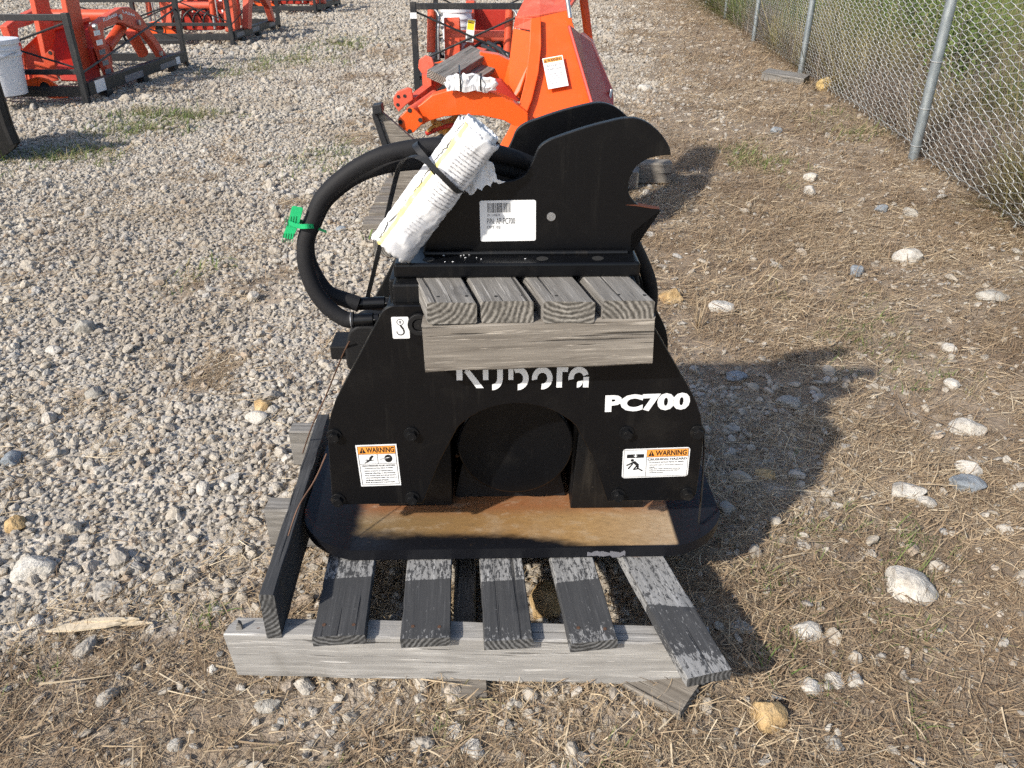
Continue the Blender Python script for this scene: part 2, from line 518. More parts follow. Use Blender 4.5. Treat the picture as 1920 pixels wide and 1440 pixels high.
M['straw'] = blade_mat('dry_straw', [(0.0, (0.15, 0.10, 0.062)), (0.35, (0.32, 0.235, 0.148)), (0.65, (0.51, 0.40, 0.262)), (0.88, (0.70, 0.595, 0.43)), (1.0, (0.82, 0.735, 0.58))])
M['thatch'] = blade_mat('brown_thatch', [(0.0, (0.10, 0.065, 0.042)), (0.4, (0.225, 0.158, 0.10)), (0.8, (0.39, 0.295, 0.19)), (1.0, (0.56, 0.45, 0.31))])
M['grass'] = blade_mat('green_blades', [(0.0, (0.06, 0.10, 0.025)), (0.5, (0.12, 0.17, 0.045)), (0.85, (0.20, 0.23, 0.08)), (1.0, (0.34, 0.31, 0.16))])
M['olive'] = blade_mat('olive_grass', [(0.0, (0.13, 0.12, 0.06)), (0.5, (0.24, 0.21, 0.105)), (1.0, (0.42, 0.35, 0.21))])
M['brush'] = blade_mat('dead_stems', [(0.0, (0.10, 0.075, 0.06)), (0.5, (0.22, 0.175, 0.14)), (1.0, (0.42, 0.36, 0.29))])

# ------------------------------------------------------------------ lettering, all strings turned into outlines once
TEXT = ['WARNING', '!', 'HIGH PRESSURE FLUID HAZARD', 'To Prevent serious injury or death:',
        '- Relieve pressure on system before', 'repairing, adjusting, or disconnecting.',
        '- Wear proper hand and eye protection', 'when searching for leaks. Use wood or', 'cardboard instead of hands.',
        '- Keep all components in good repair.', 'CRUSHING HAZARD', 'To prevent serious injury or death:',
        '- DO NOT walk or stand under suspended', 'loads.', '- Stay clear while raising and lowering.',
        '- Support attachment securely before', 'working beneath.', 'PC700', 'S/N: 1143867K', 'P/N. AP-PC700', 'OPT. 02',
        'PINCH POINT OR', 'Kubota', 'LA344', 'KUBOTA']
GLYPH = {}


def make_text():
    obs = []
    for t in TEXT:
        for bold in (0, 1):
            cu = bpy.data.curves.new('t', 'FONT'); cu.body = t; cu.size = 1
            cu.offset = (0.055 if t == 'PC700' else 0.028) if bold else 0.0
            cu.resolution_u = 3
            o = bpy.data.objects.new('t', cu); COL.objects.link(o); obs.append((t, bold, o))
    dg = bpy.context.evaluated_depsgraph_get(); dg.update()
    for t, b, o in obs:
        me = bpy.data.meshes.new_from_object(o.evaluated_get(dg))
        V = np.array([v.co[:2] for v in me.vertices]); lo = V.min(0); hi = V.max(0)
        GLYPH[t, b] = ((V - lo) / (hi - lo), [list(p.vertices) for p in me.polygons])
        bpy.data.meshes.remove(me)
    for t, b, o in obs:
        cu = o.data; bpy.data.objects.remove(o); bpy.data.curves.remove(cu)


make_text()


class Label:
    """flat printed sheet facing -Y of its parent, drawn in its own u (right), v (up) from the lower left corner"""
    def __init__(s, u, v, corner=0.0):
        s.mb = MB(); s.u = u; s.v = v; s.k = 0
        c = corner
        if c:
            P = []
            for cx, cy, a0 in ((u - c, v - c, 0), (c, v - c, 90), (c, c, 180), (u - c, c, 270)):
                for q in range(5):
                    a = R(a0 + q * 22.5); P.append((cx + c * math.cos(a), cy + c * math.sin(a)))
        else:
            P = [(0, 0), (u, 0), (u, v), (0, v)]
        s.mb.xz(P, 0, -0.0003, 0)

    def y(s, lay): return -0.0003 - 0.00012 * lay

    def rect(s, u0, u1, v0, v1, mi, lay=1):
        y = s.y(lay)
        s.mb.add([(u0, y, v0), (u1, y, v0), (u1, y, v1), (u0, y, v1)], [(0, 1, 2, 3)], mi)

    def poly(s, P, mi, lay=1):
        s.mb.add([(a, s.y(lay), b) for a, b in P], [list(range(len(P)))], mi)

    def disc(s, u, v, r, mi, lay=1, n=20, ry=None):
        s.poly([(u + r * math.cos(2 * math.pi * k / n), v + (ry or r) * math.sin(2 * math.pi * k / n)) for k in range(n)], mi, lay)

    def stroke(s, P, w, mi, lay=1):
        for a, b in zip(P[:-1], P[1:]):
            d = Vector((b[0] - a[0], b[1] - a[1])); n = Vector((-d.y, d.x)).normalized() * w / 2
            s.poly([(a[0] - n.x, a[1] - n.y), (b[0] - n.x, b[1] - n.y), (b[0] + n.x, b[1] + n.y), (a[0] + n.x, a[1] + n.y)], mi, lay)

    def frame(s, u0, u1, v0, v1, w, mi, lay=1):
        s.rect(u0, u1, v0, v0 + w, mi, lay); s.rect(u0, u1, v1 - w, v1, mi, lay)
        s.rect(u0, u0 + w, v0 + w, v1 - w, mi, lay); s.rect(u1 - w, u1, v0 + w, v1 - w, mi, lay)

    def text(s, t, u0, u1, v0, v1, mi, bold=0, lay=2):
        V, F = GLYPH[t, bold]
        s.mb.add([(u0 + a * (u1 - u0), s.y(lay), v0 + b * (v1 - v0)) for a, b in V], F, mi)

    def alert(s, u0, u1, v0, v1, mi, mj, lay=2):
        s.poly([(u0, v0), (u1, v0), ((u0 + u1) / 2, v1)], mi, lay)
        c = (u0 + u1) / 2; h = v1 - v0; w = (u1 - u0) * 0.06
        s.poly([(c - w * 0.6, v0 + h * .28), (c + w * 0.6, v0 + h * .28), (c + w, v0 + h * .68), (c - w, v0 + h * .68)], mj, lay + 1)
        s.rect(c - w, c + w, v0 + h * .1, v0 + h * .2, mj, lay + 1)

    def place(s, name, mats, parent, x, y, z, ry=0.0):
        o = s.mb.build(name, mats, parent)
        o.location = (x, y, z); o.rotation_euler = (0, ry, 0)
        return o


# ------------------------------------------------------------------ ground
def vnoise(x, y, seed=0):
    """smooth value noise 0..1 on numpy arrays"""
    x = np.asarray(x, float); y = np.asarray(y, float)
    xi = np.floor(x).astype(np.int64); yi = np.floor(y).astype(np.int64)
    fx = x - xi; fy = y - yi
    fx = fx * fx * (3 - 2 * fx); fy = fy * fy * (3 - 2 * fy)

    def h(a, b):
        n = (a * 374761393 + b * 668265263 + seed * 1442695041) & 0x7fffffff
        n = ((n ^ (n >> 13)) * 1274126177) & 0x7fffffff
        return ((n ^ (n >> 16)) & 0xffff) / 65535.0
    return (h(xi, yi) * (1 - fx) + h(xi + 1, yi) * fx) * (1 - fy) + (h(xi, yi + 1) * (1 - fx) + h(xi + 1, yi + 1) * fx) * fy


def fbm(x, y, f, seed):
    return 0.5 * vnoise(x * f, y * f, seed) + 0.3 * vnoise(x * f * 2.1, y * f * 2.1, seed + 5) + 0.2 * vnoise(x * f * 4.3, y * f * 4.3, seed + 9)


def gh(x, y):
    return (fbm(x, y, 1.1, 3) - 0.5) * 0.022 + (fbm(x, y, 6.0, 8) - 0.5) * 0.012 - 0.004


def sig(v): return 1 / (1 + np.exp(-np.clip(v, -30, 30)))


FX, FY, FS = 2.203, 4.329, 0.1255        # fence line: x = FX + FS (y - FY)


def gravel_amount(x, y):
    xb = np.interp(y, [0.6, 0.85, 1.0, 1.2, 2, 3, 5, 8, 12, 18], [-1.3, -0.95, -0.42, -0.33, -0.2, 0.0, 0.65, 1.15, 1.8, 2.5])
    n = fbm(x, y, 1.6, 21)
    g = sig((xb - x + (n - 0.5) * (0.5 + 0.12 * y)) / (0.05 + 0.022 * y))
    bald = np.clip((fbm(x, y, 2.3, 40) - 0.60) / 0.08, 0, 1) * np.clip((x + 1.9) / 0.5, 0, 1)
    g = g * (1 - 0.75 * bald)
    sh = np.exp(-(((x - 0.52) / 0.26) ** 2 + ((y - 1.55) / 0.42) ** 2) ** 1.5)
    g = np.maximum(g, 0.62 * sh)
    und = np.exp(-(((x + 0.05) / 0.36) ** 4 + ((y - 1.15) / 0.42) ** 4))
    g = np.maximum(g, 0.7 * und)
    fl = 0.6 * sig((-0.34 - x + (n - 0.5) * 0.8) / 0.08) * np.clip(fbm(x, y, 5.0, 14) * 1.6 - 0.3, 0, 1)
    g = np.maximum(g, np.where(y < 1.4, fl, 0))
    rt = 0.42 * np.clip((fbm(x, y, 1.3, 61) - 0.42) / 0.2, 0, 1) * np.clip((y - 1.0) / 2.0, 0.22, 1) * np.clip(1 - (x - 1.0) / 1.9, 0, 1)
    g = np.maximum(g, rt)
    return np.where(x > FX + FS * (y - FY) + 0.05, g * 0.1, g)


def ground():
    ys = np.concatenate([np.linspace(-12, 0.3, 16)[:-1], np.linspace(0.3, 3.0, 150)[:-1], np.linspace(3, 9, 110)[:-1], np.linspace(9, 24, 60)[:-1], np.geomspace(24, 320, 14)])
    h = np.concatenate([np.linspace(0, 1.6, 90)[:-1], np.linspace(1.6, 6, 60)[:-1], np.geomspace(6, 220, 18)])
    xs = np.concatenate([-h[::-1][:-1], h])
    X, Y = np.meshgrid(xs, ys)
    fall = np.clip(1 - (np.hypot(X, Y) - 22) / 10, 0, 1)
    Z = gh(X, Y) * fall
    V = np.stack([X, Y, Z], -1).reshape(-1, 3)
    nx, ny = len(xs), len(ys)
    i = np.arange(nx * ny).reshape(ny, nx)
    F = np.stack([i[:-1, :-1], i[:-1, 1:], i[1:, 1:], i[1:, :-1]], -1).reshape(-1, 4)
    me = bpy.data.meshes.new('ground')
    me.from_pydata(V.tolist(), [], F.tolist())
    at = me.attributes.new('gravel', 'FLOAT', 'POINT')
    at.data.foreach_set('value', gravel_amount(X, Y).reshape(-1).astype(np.float32))
    me.polygons.foreach_set('use_smooth', [True] * len(me.polygons))
    m = NT('ground_soil')
    c = m.coord('Object')
    a = m.n('ShaderNodeAttribute', attribute_name='gravel').outputs['Fac']
    n1 = m.noise(c, 9, 5, 0.7); n2 = m.noise(c, 90, 3, 0.75)
    vo = m.n('ShaderNodeTexVoronoi'); vo.inputs['Scale'].default_value = 42; m.l(c, vo.inputs['Vector'])
    soil = m.ramp(n1, [(0.3, (0.15, 0.108, 0.075)), (0.5, (0.25, 0.19, 0.135)), (0.7, (0.36, 0.285, 0.21))])
    soil = m.mix(m.sstep(n2, 0.5, 0.75), soil, (0.38, 0.30, 0.21))
    peb = m.mix(m.sep(vo.outputs['Color'])['X'], (0.26, 0.23, 0.19), (0.62, 0.57, 0.50))
    col = m.mix(m.math('MULTIPLY', a, 0.9), soil, peb)
    hh = m.math('ADD', m.math('MULTIPLY', n2, 0.7), m.math('MULTIPLY', m.math('MULTIPLY', vo.outputs['Distance'], -1.0), a))
    m.bump(hh, 0.8, 0.012)
    me.materials.append(m.out(col, 0.95, spec=0.1))
    o = bpy.data.objects.new('ground', me); COL.objects.link(o)
    tag(o, 'brown soil and pale gravel ground of the storage yard', 'ground', kind='structure')


ground()


# ------------------------------------------------------------------ timber pieces
def timber(name, L, W, T, mats, parent, loc, rot=(0, 0, 0), seed=0, chip=1.0, n=26, ragged=False, shear=0.0):
    """a board of length L along X, width W along Y, thickness T along Z, centred; edges uneven and worn"""
    rnd = random.Random(seed)
    c = min(W, T) * 0.07
    prof = [(-W / 2 + c, -T / 2), (0, -T / 2), (W / 2 - c, -T / 2), (W / 2, -T / 2 + c), (W / 2, T / 2 - c), (W / 2 - c, T / 2), (0, T / 2), (-W / 2 + c, T / 2), (-W / 2, T / 2 - c), (-W / 2, -T / 2 + c)]
    k = len(prof)
    mb = MB()
    V = []
    for i in range(n + 1):
        x = -L / 2 + L * i / n
        for j, (y, z) in enumerate(prof):
            q = Vector((x * 14, y * 60, z * 60)) + Vector((seed * 7.1, seed * 3.3, 0))
            d = noise.noise_vector(q) * 0.0011 * chip
            if j in (2, 3, 4, 5, 7, 8, 9, 0):
                t = noise.noise(Vector((x * 30, j // 2 * 9.0, seed * 5.7)))
                if t > 0.25: d += Vector((0, -y, -z)).normalized() * (t - 0.25) * 0.006 * chip
            xx = x
            if i in (0, n): xx += (rnd.random() - 0.5) * 0.0016 * chip
            if ragged and i in (0, n): xx += noise.noise(Vector((y * 90, z * 90, seed + i))) * 0.012
            V.append((xx + d.x + shear * y, y + d.y, z + d.z))
    F = []
    for i in range(n):
        for j in range(k):
            l = (j + 1) % k
            F.append((i * k + j, i * k + l, (i + 1) * k + l, (i + 1) * k + j))
    mb.add(V, F, 0)
    mb.add([V[j] for j in range(k)], [list(range(k - 1, -1, -1))], 1)
    mb.add([V[n * k + j] for j in range(k)], [list(range(k))], 1)
    o = mb.build(name, mats, parent)
    bm = bmesh.new(); bm.from_mesh(o.data); bmesh.ops.remove_doubles(bm, verts=bm.verts, dist=1e-6); bmesh.ops.recalc_face_normals(bm, faces=bm.faces); bm.to_mesh(o.data); bm.free()
    o.data.polygons.foreach_set('use_smooth', [True] * len(o.data.polygons)); o.data.set_sharp_from_angle(angle=R(32))
    o.location = loc; o.rotation_euler = rot
    return o


# ------------------------------------------------------------------ pallet under the compactor
pal = empty('wooden_pallet', (-0.09, 1.16, 0.0))
tag(pal, 'weathered grey wooden pallet under the black plate compactor', 'pallet')
PX, PY = -0.09, 1.16


def on_pal(x, y, z): return (x - PX, y - PY, z)


# front stringer, right end nearer to the lens; the rest of the stringers
timber('stringer', 0.738, 0.038, 0.092, [M['wood_pale'], M['end_pale']], pal, on_pal(-0.066, 0.876, 0.054), (0, R(0.6), R(-1.0)), 1, 1.2, ragged=True)
timber('stringer', 0.80, 0.040, 0.090, [M['wood'], M['end']], pal, on_pal(-0.065, 1.19, 0.050), (0, 0, R(-1.0)), 2)
timber('stringer', 0.82, 0.040, 0.090, [M['wood'], M['end']], pal, on_pal(-0.075, 1.462, 0.050), (0, 0, R(-1.0)), 3)
slats = [  # front centre, back centre, width, paint edge (metres behind the front end), slant, wear
    ((-0.259, 0.846), (-0.300, 1.49), 0.079, 0.124, 0.02, 0.0),
    ((-0.129, 0.842), (-0.165, 1.49), 0.074, 0.124, 0.02, 0.25),
    ((-0.005, 0.838), (-0.055, 1.49), 0.072, 0.126, 0.02, 0.3),
    ((0.122, 0.836), (0.045, 1.49), 0.071, 0.128, 0.03, 0.5),
    ((0.280, 0.776), (0.112, 1.46), 0.070, 0.135, -0.35, 1.0)]
for i, (a, b, w, pe, slant, wear) in enumerate(slats):
    L = math.hypot(b[0] - a[0], b[1] - a[1]); an = math.atan2(b[1] - a[1], b[0] - a[0])
    wm = weathered('slat_timber', (0.42, 0.42, 0.42), (0.21, 0.21, 0.21), black=(-L / 2 + 0.0 + 0.04 * wear, -L / 2 + pe, slant, wear), rust=(-L / 2 + 0.25,) if i == 4 else None)
    s_ = timber('slat', L, w, 0.019, [wm, M['end_dark']], pal, on_pal((a[0] + b[0]) / 2, (a[1] + b[1]) / 2, 0.1095), (R(0.5 * (i % 3 - 1)), 0, an), 10 + i, 1.0, n=50)
eb = timber('edge_board', 0.52, 0.022, 0.088, [M['wood_black'], M['end_dark']], pal, on_pal(-0.3735, 1.121, 0.139), (0, R(0.6), R(92.8)), 21, 1.3, n=40)
tag(eb, 'black painted board standing on edge along the pallet side')
mb = MB(); mb.prism([(-0.006, 0, 0), (0.006, 0.001, 0), (0.004, 0.001, 0.019), (0.001, 0, 0.024), (-0.004, 0, 0.012)], (0, 0.005, 0.001))
o = mb.build('splinter', M['wood'], pal); o.location = on_pal(-0.418, 0.872, 0.096)
for x, y in [(-0.39, 0.878), (-0.365, 0.874), (-0.24, 0.868), (-0.285, 0.868), (-0.15, 0.865), (-0.11, 0.864), (0.10, 0.862), (0.14, 0.86)]:
    mb = MB(); z = 0.101 if x < -0.3 else 0.1175
    mb.cyl((0, 0, 0), (0, 0, 0.0022), 0.0028, 8)
    o = mb.build('nail_head', M['wire'], pal); o.location = on_pal(x, y, z)
# blocks that lie under the pallet
o = timber('wood_offcut', 0.10, 0.06, 0.022, [M['wood_brown'], M['end']], None, (0.232, 0.845, 0.006), (R(8), R(-4), R(-38)), 31)
tag(o, 'small pale wood wedge poking out under the front beam', 'wood scrap')
o = timber('wood_offcut', 0.07, 0.05, 0.016, [M['wood_brown'], M['end']], None, (-0.075, 0.852, 0.004), (R(4), 0, R(2)), 32)
tag(o, 'dark little wood chip under the middle of the front beam', 'wood scrap')
o = timber('wood_block', 0.20, 0.036, 0.06, [M['wood_brown'], M['end']], None, (-0.081, 1.0, 0.03), (0, 0, R(92)), 33, 1.6)
tag(o, 'tan wood block lying between the second and third slats', 'wood block')

# ------------------------------------------------------------------ plate compactor
cp = empty('plate_compactor', (0, 1.005, 0), 0.02)
tag(cp, 'black hydraulic plate compactor attachment strapped on a wooden pallet', 'compactor')


def sole():
    xs = np.unique(np.concatenate([np.linspace(-0.356, -0.266, 22), np.linspace(-0.266, 0.272, 30), np.linspace(0.272, 0.360, 22)]))
    V = []; F = []
    nr = 30
    for x in xs:
        q = max(0.0, (-0.262 - x) / 0.095, (x - 0.268) / 0.095)
        q = min(q, 0.999)
        cut = 0.085 * (1 - math.sqrt(max(0, 1 - q ** 2.4)))
        y0 = 0.008 + cut; y1 = 0.36 - cut
        e = max(0.0, -0.268 - x, x - 0.274)
        up = 0.25 * e
        for t in (0, 1):
            for k in range(nr + 1):
                y = y0 + (y1 - y0) * k / nr
                fr = max(0.0, 0.016 - (y - y0)) / 0.016
                z = (0.1185 + up + 0.004 * fr ** 2) if t == 0 else (0.1425 + up + 0.004 * (max(0.0, 0.03 - (y - y0)) / 0.03) ** 2 - 0.003 * fr ** 4)
                V.append((x, y, z))
    n = 2 * (nr + 1)
    for i in range(len(xs) - 1):
        a, b = i * n, (i + 1) * n
        for k in range(nr):
            F.append((a + k, a + k + 1, b + k + 1, b + k))
            F.append((a + nr + 1 + k, b + nr + 1 + k, b + nr + 2 + k, a + nr + 2 + k))
        F.append((a, b, b + nr + 1, a + nr + 1)); F.append((a + nr, a + 2 * nr + 1, b + 2 * nr + 1, b + nr))
    F.append(tuple(list(range(0, nr + 1)) + list(range(2 * nr + 1, nr, -1))))
    a = (len(xs) - 1) * n
    F.append(tuple(list(range(a, a + nr + 1)) + list(range(a + 2 * nr + 1, a + nr, -1))))
    mb = MB(); mb.add(V, F)
    o = mb.build('sole_plate', M['sole'], cp, smooth=28)
    tag(o, 'black steel sole plate with dried brown mud')
    # scuffed bare metal on the front lip
    mb = MB()
    P = [(0.128 + 0.062 * t + 0.004 * random.uniform(-1, 1), 0.0) for t in np.linspace(0, 1, 14)]
    top = [(x, 0.134 + 0.003 * random.uniform(-1, 1)) for x, _ in P]; bot = [(x, 0.124 + 0.003 * random.uniform(-1, 1)) for x, _ in P][::-1]
    mb.xz(top + bot, 0.0076, 0.0072)
    mb.build('scuff', M['grey_ink'], o)
    return o


SOLE = sole()


def rounded(P, r, n=5):
    """round the corners of a polygon; r: one radius or one per corner"""
    out = []
    N = len(P)
    for i in range(N):
        p = Vector(P[i]); a = Vector(P[i - 1]) - p; b = Vector(P[(i + 1) % N]) - p
        rr = r[i] if isinstance(r, (list, tuple)) else r
        rr = min(rr, a.length * 0.45, b.length * 0.45)
        if rr <= 0: out.append(tuple(p)); continue
        A = p + a.normalized() * rr; B = p + b.normalized() * rr
        for k in range(n + 1):
            t = k / n
            out.append(tuple(A * (1 - t) ** 2 + p * 2 * t * (1 - t) + B * t * t))
    return out


arch = [(0.163, 0.229), (0.128, 0.314)]
cx_, cz_, cr_ = 0.008, 0.302, 0.118
for k in range(15):
    a = R(40 + 100 * k / 14)
    arch.append((cx_ + cr_ * math.cos(a), cz_ + cr_ * math.sin(a) * 0.96))
arch += [(-0.112, 0.314), (-0.147, 0.229)]
outl = rounded([(-0.147, 0.229), (-0.290, 0.229), (-0.281, 0.395), (-0.182, 0.570), (-0.170, 0.577), (0.17, 0.577), (0.19, 0.565), (0.299, 0.385), (0.299, 0.229), (0.163, 0.229)],
               [0.003, 0.018, 0.05, 0.006, 0.006, 0.006, 0.01, 0.06, 0.018, 0.008])
mb = MB(); mb.plate(outl + arch[1:-1], 0.02, 0.030, 0.0013)
fp = mb.build('front_plate', M['black'], cp)
mb = MB(); mb.xz(rounded([(-0.290, 0.229), (-0.281, 0.395), (-0.150, 0.625), (0.17, 0.625), (0.299, 0.385), (0.299, 0.229)], 0.03), 0.315, 0.325)
mb.build('rear_plate', M['black_dusty'], cp, bevel=0.0016)
mb = MB(); mb.box(-0.172, 0.186, 0.031, 0.314, 0.556, 0.572)
mb.build('deck', M['black_dusty'], cp, bevel=0.0015)
for x0, x1 in ((-0.18, -0.172), (0.186, 0.194)):
    mb = MB(); mb.box(x0, x1, 0.031, 0.314, 0.40, 0.565); mb.build('side_web', M['black_dusty'], cp, bevel=0.001)


def bolt():
    mb = MB()
    mb.cyl((0, 0, 0), (0, -0.0022, 0), 0.0118, 20)
    mb.tube([(0, -0.0022, 0), (0, -0.0088, 0), (0, -0.0100, 0)], 0.0086, 6)
    mb.ring((0, -0.0100, 0), (0, -1, 0), 0.006, 0.0042, 0.0003, 12)
    return mb


b0 = None
for k, (x, z) in enumerate([(-0.272,0.362),(-0.154,0.364),(-0.279,0.24),(-0.16,0.242),(0.177,0.362),(0.287,0.362),(0.172,0.243),(0.284,0.244)]):
    if b0 is None: b0 = o = bolt().build('bolt', M['black_dusty'], fp, smooth=30, bevel=0.0006)
    else: o = dup(b0, fp)
    o.location = (x, 0.0198, z); o.rotation_euler = (0, k * 0.9, 0)
# isolator rubbers between the sole brackets and the plates
for x in (-0.215, 0.23):
    for y0, y1 in ((0.031, 0.112), (0.27, 0.314)):
        for z in (0.30,):
            mb = MB(); mb.tube([(x, y0, z), (x, y0 + 0.006, z), (x, (y0 + y1) / 2, z), (x, y1, z)], 0.042, 20); mb.build('rubber_mount', M['rubber'], cp, smooth=40)
# brackets that stand on the sole
mb = MB(); mb.xz([(-0.235, 0.144), (-0.104, 0.144), (-0.102, 0.30), (-0.13, 0.40), (-0.235, 0.40)], 0.125, 0.137); mb.box(-0.116, -0.104, 0.137, 0.28, 0.144, 0.38)
mb.build('sole_bracket', M['black_dusty'], cp, bevel=0.0015)
mb = MB(); mb.xz([(0.106, 0.144), (0.235, 0.144), (0.235, 0.40), (0.13, 0.40), (0.114, 0.29)], 0.112, 0.124); mb.box(0.106, 0.118, 0.124, 0.28, 0.144, 0.38)
mb.build('sole_bracket', M['black_dusty'], cp, bevel=0.0015)
# eccentric drum
dr = empty('drum', (0.008, 0.105, 0.282), 0, cp)
mb = MB(); mb.tube([(0, 0, 0), (0, 0.003, 0), (0, 0.16, 0)], 0.097, 64); mb.build('drum_shell', M['black'], dr, smooth=35, bevel=0.003)
mb = MB(); mb.cyl((0, 0.16, 0), (0, 0.19, 0), 0.05, 24); mb.build('drum_shaft', M['black_flat'], dr, smooth=35)
mb = MB(); mb.xz([(-0.10, 0.144), (0.10, 0.144), (0.085, 0.215), (-0.085, 0.215)], 0.15, 0.27); mb.build('drum_saddle', M['black_flat'], cp)

mb = MB(); mb.box(-0.16, 0.17, 0.285, 0.297, 0.145, 0.55); mb.build('inner_web', M['black_dusty'], cp)
# hitch
mb = MB(); mb.box(-0.167, 0.184, 0.054, 0.30, 0.604, 0.626)
hp = mb.build('hitch_plate', M['black'], cp, bevel=0.004, seg=3)
for x in (-0.118, 0.045, 0.125):
    mb = MB(); mb.cyl((x, 0.072, 0.6258), (x, 0.072, 0.6264), 0.0085, 20); mb.build('bolt_hole', M['rubber'], hp)
mb = MB(); mb.tube([(-0.125, 0.091, 0.628), (0.17, 0.091, 0.628)], 0.0035, 8); mb.build('weld_bead', M['black_dusty'], hp, smooth=40)
ear = [(-0.009,0.73),(0.006,0.732),(0.021,0.739),(0.032,0.76),(0.039,0.778),(0.053,0.787),(0.103,0.804),(0.15,0.815),(0.168,0.816),(0.186,0.81),(0.206,0.795),(0.219,0.777),(0.222,0.766),(0.209,0.765),(0.191,0.762),(0.173,0.75),(0.165,0.729),(0.167,0.71),(0.181,0.695),(0.197,0.691),(0.216,0.688),(0.205,0.679),(0.176,0.654),(0.177,0.623)]
earp = [(-0.128, 0.626), (-0.118, 0.66), (-0.072, 0.722), (-0.03, 0.731)] + ear + [(0.177, 0.626)]
er_ = [0, .004, .015, .01, .006, .006, .014, .014, .014, .02, .02, .02, .02, .02, .02, .01, .002, .01, .01, .01, .01, .01, .01, .004, .001, .004, .004, .001, 0]
ec = rounded(earp, er_[:len(earp)], 3)
def ear_mesh(dx, y0, name):
    mb = MB(); mb.plate([(x + dx, z) for x, z in ec], y0, y0 + 0.0125, 0.0011, 0, 1)
    return mb.build(name, [M['black'], M['black_dusty']], cp)
e1 = ear_mesh(0.0, 0.098, 'ear'); e2 = ear_mesh(-0.028, 0.215, 'ear')
for px0, px1 in ((0.166, 0.215),):
    mb = MB(); mb.xz([(0.163, 0.6962), (0.178, 0.6966), (0.197, 0.6925), (0.214, 0.6895), (0.200, 0.691), (0.18, 0.6945)], 0.0975, 0.111); mb.build('worn_edge', M['rusty_edge'], e1)
mb = MB(); mb.cyl((0.058, 0.098, 0.680), (0.058, 0.0962, 0.680), 0.0063, 20); mb.build('plug', M['steel'], e1, smooth=30)
mb = MB(); mb.cyl((0.165, 0.111, 0.655), (0.165, 0.214, 0.655), 0.012, 18); mb.build('spacer_tube', M['black'], cp, smooth=30)
# valve block and couplings on the left
mb = MB(); mb.box(-0.168, -0.100, 0.034, 0.16, 0.573, 0.603); mb.box(-0.176, -0.166, 0.06, 0.14, 0.56, 0.60)
vb = mb.build('valve_block', M['black_dusty'], cp, bevel=0.003, seg=3)
mb = MB(); mb.ring((-0.131, 0.018, 0.55), (0, -1, 0), 0.0165, 0.0095, 0.006, 22); mb.tube([(-0.131, 0.02, 0.55), (-0.131, 0.014, 0.55)], 0.0095, 6)
mb.build('port_cap', M['black_flat'], cp, smooth=35, bevel=0.0008)
for pts in ([(-0.178,0.1,0.548),(-0.233,0.1,0.546)], [(-0.194,0.06,0.539),(-0.234,0.06,0.537)]):
    a, b = [Vector(p) for p in pts]; d = (b - a)
    mb = MB(); mb.cyl(a, a + d * 0.2, 0.0085, 6); mb.cyl(a + d * 0.2, b, 0.0098, 20); mb.cyl(b - d * 0.02, b + d * 0.03, 0.0124, 20, 1)
    mb.build('hose_coupling', [M['black'], M['steel']], cp, smooth=35, bevel=0.0007)
hA = [(-0.231,0.06,0.538),(-0.244,0.06,0.539),(-0.267,0.061,0.557),(-0.284,0.063,0.585),(-0.292,0.065,0.619),(-0.291,0.067,0.645),(-0.287,0.068,0.662),(-0.278,0.07,0.681),(-0.258,0.072,0.717),(-0.22,0.074,0.749),(-0.176,0.078,0.771),(-0.131,0.084,0.78),(-0.088,0.09,0.781),(-0.042,0.105,0.773),(0.004,0.14,0.754),(0.042,0.165,0.733),(0.096,0.175,0.706),(0.161,0.19,0.656),(0.213,0.22,0.575),(0.244,0.25,0.497),(0.243,0.27,0.396)]
hB = [(-0.229,0.095,0.548),(-0.247,0.095,0.555),(-0.272,0.096,0.566),(-0.287,0.098,0.588),(-0.296,0.1,0.613),(-0.297,0.101,0.634),(-0.293,0.102,0.652),(-0.283,0.104,0.671),(-0.262,0.108,0.704),(-0.223,0.112,0.733),(-0.182,0.116,0.748),(-0.137,0.12,0.753),(-0.088,0.125,0.753),(-0.043,0.135,0.746),(-0.004,0.15,0.735),(0.039,0.17,0.712),(0.104,0.2,0.662),(0.172,0.24,0.596),(0.212,0.27,0.519),(0.226,0.285,0.431)]
for P in (hA, hB):
    mb = MB(); mb.tube(spline(P, 9), 0.0116, 16); mb.build('hose', M['hose'], cp, smooth=60)
# side motor guard behind the left edge
mb = MB(); mb.xz(rounded([(-0.278,0.384),(-0.278,0.425),(-0.268,0.457),(-0.252,0.468),(-0.21,0.464),(-0.217,0.373)], .012), 0.19, 0.26); mb.build('motor_cover', M['black_flat'], cp, bevel=0.004, seg=3)
mb = MB(); mb.box(-0.305, -0.27, 0.2, 0.26, 0.40, 0.425); mb.build('motor_foot', M['black_flat'], cp, bevel=0.002)
# thin strap on the right edge
mb = MB(); mb.ribbon(spline([(0.300, 0.034, 0.36), (0.306, 0.032, 0.31), (0.310, 0.03, 0.25), (0.316, 0.04, 0.17), (0.322, 0.06, 0.158)], 5), (0, 0.004, 0), 0.0006)
mb.build('strap_tail', M['strap'], cp)

# labels and lettering on the front plate
WB = [M['white'], M['ink'], M['amber'], M['grey_ink']]
L = Label(0.0635, 0.0785)
L.frame(0.0022, 0.0613, 0.0025, 0.076, 0.0009, 1)
L.rect(0.0031, 0.0604, 0.0615, 0.0752, 2); L.rect(0.0031, 0.0604, 0.0608, 0.0615, 1, 2); L.rect(0.0031, 0.0604, 0.0425, 0.0432, 1, 2); L.rect(0.0315, 0.0322, 0.0432, 0.0608, 1, 2)
L.alert(0.0045, 0.0150, 0.0632, 0.0742, 1, 2); L.text('WARNING', 0.0155, 0.0592, 0.0636, 0.0738, 1, 1)
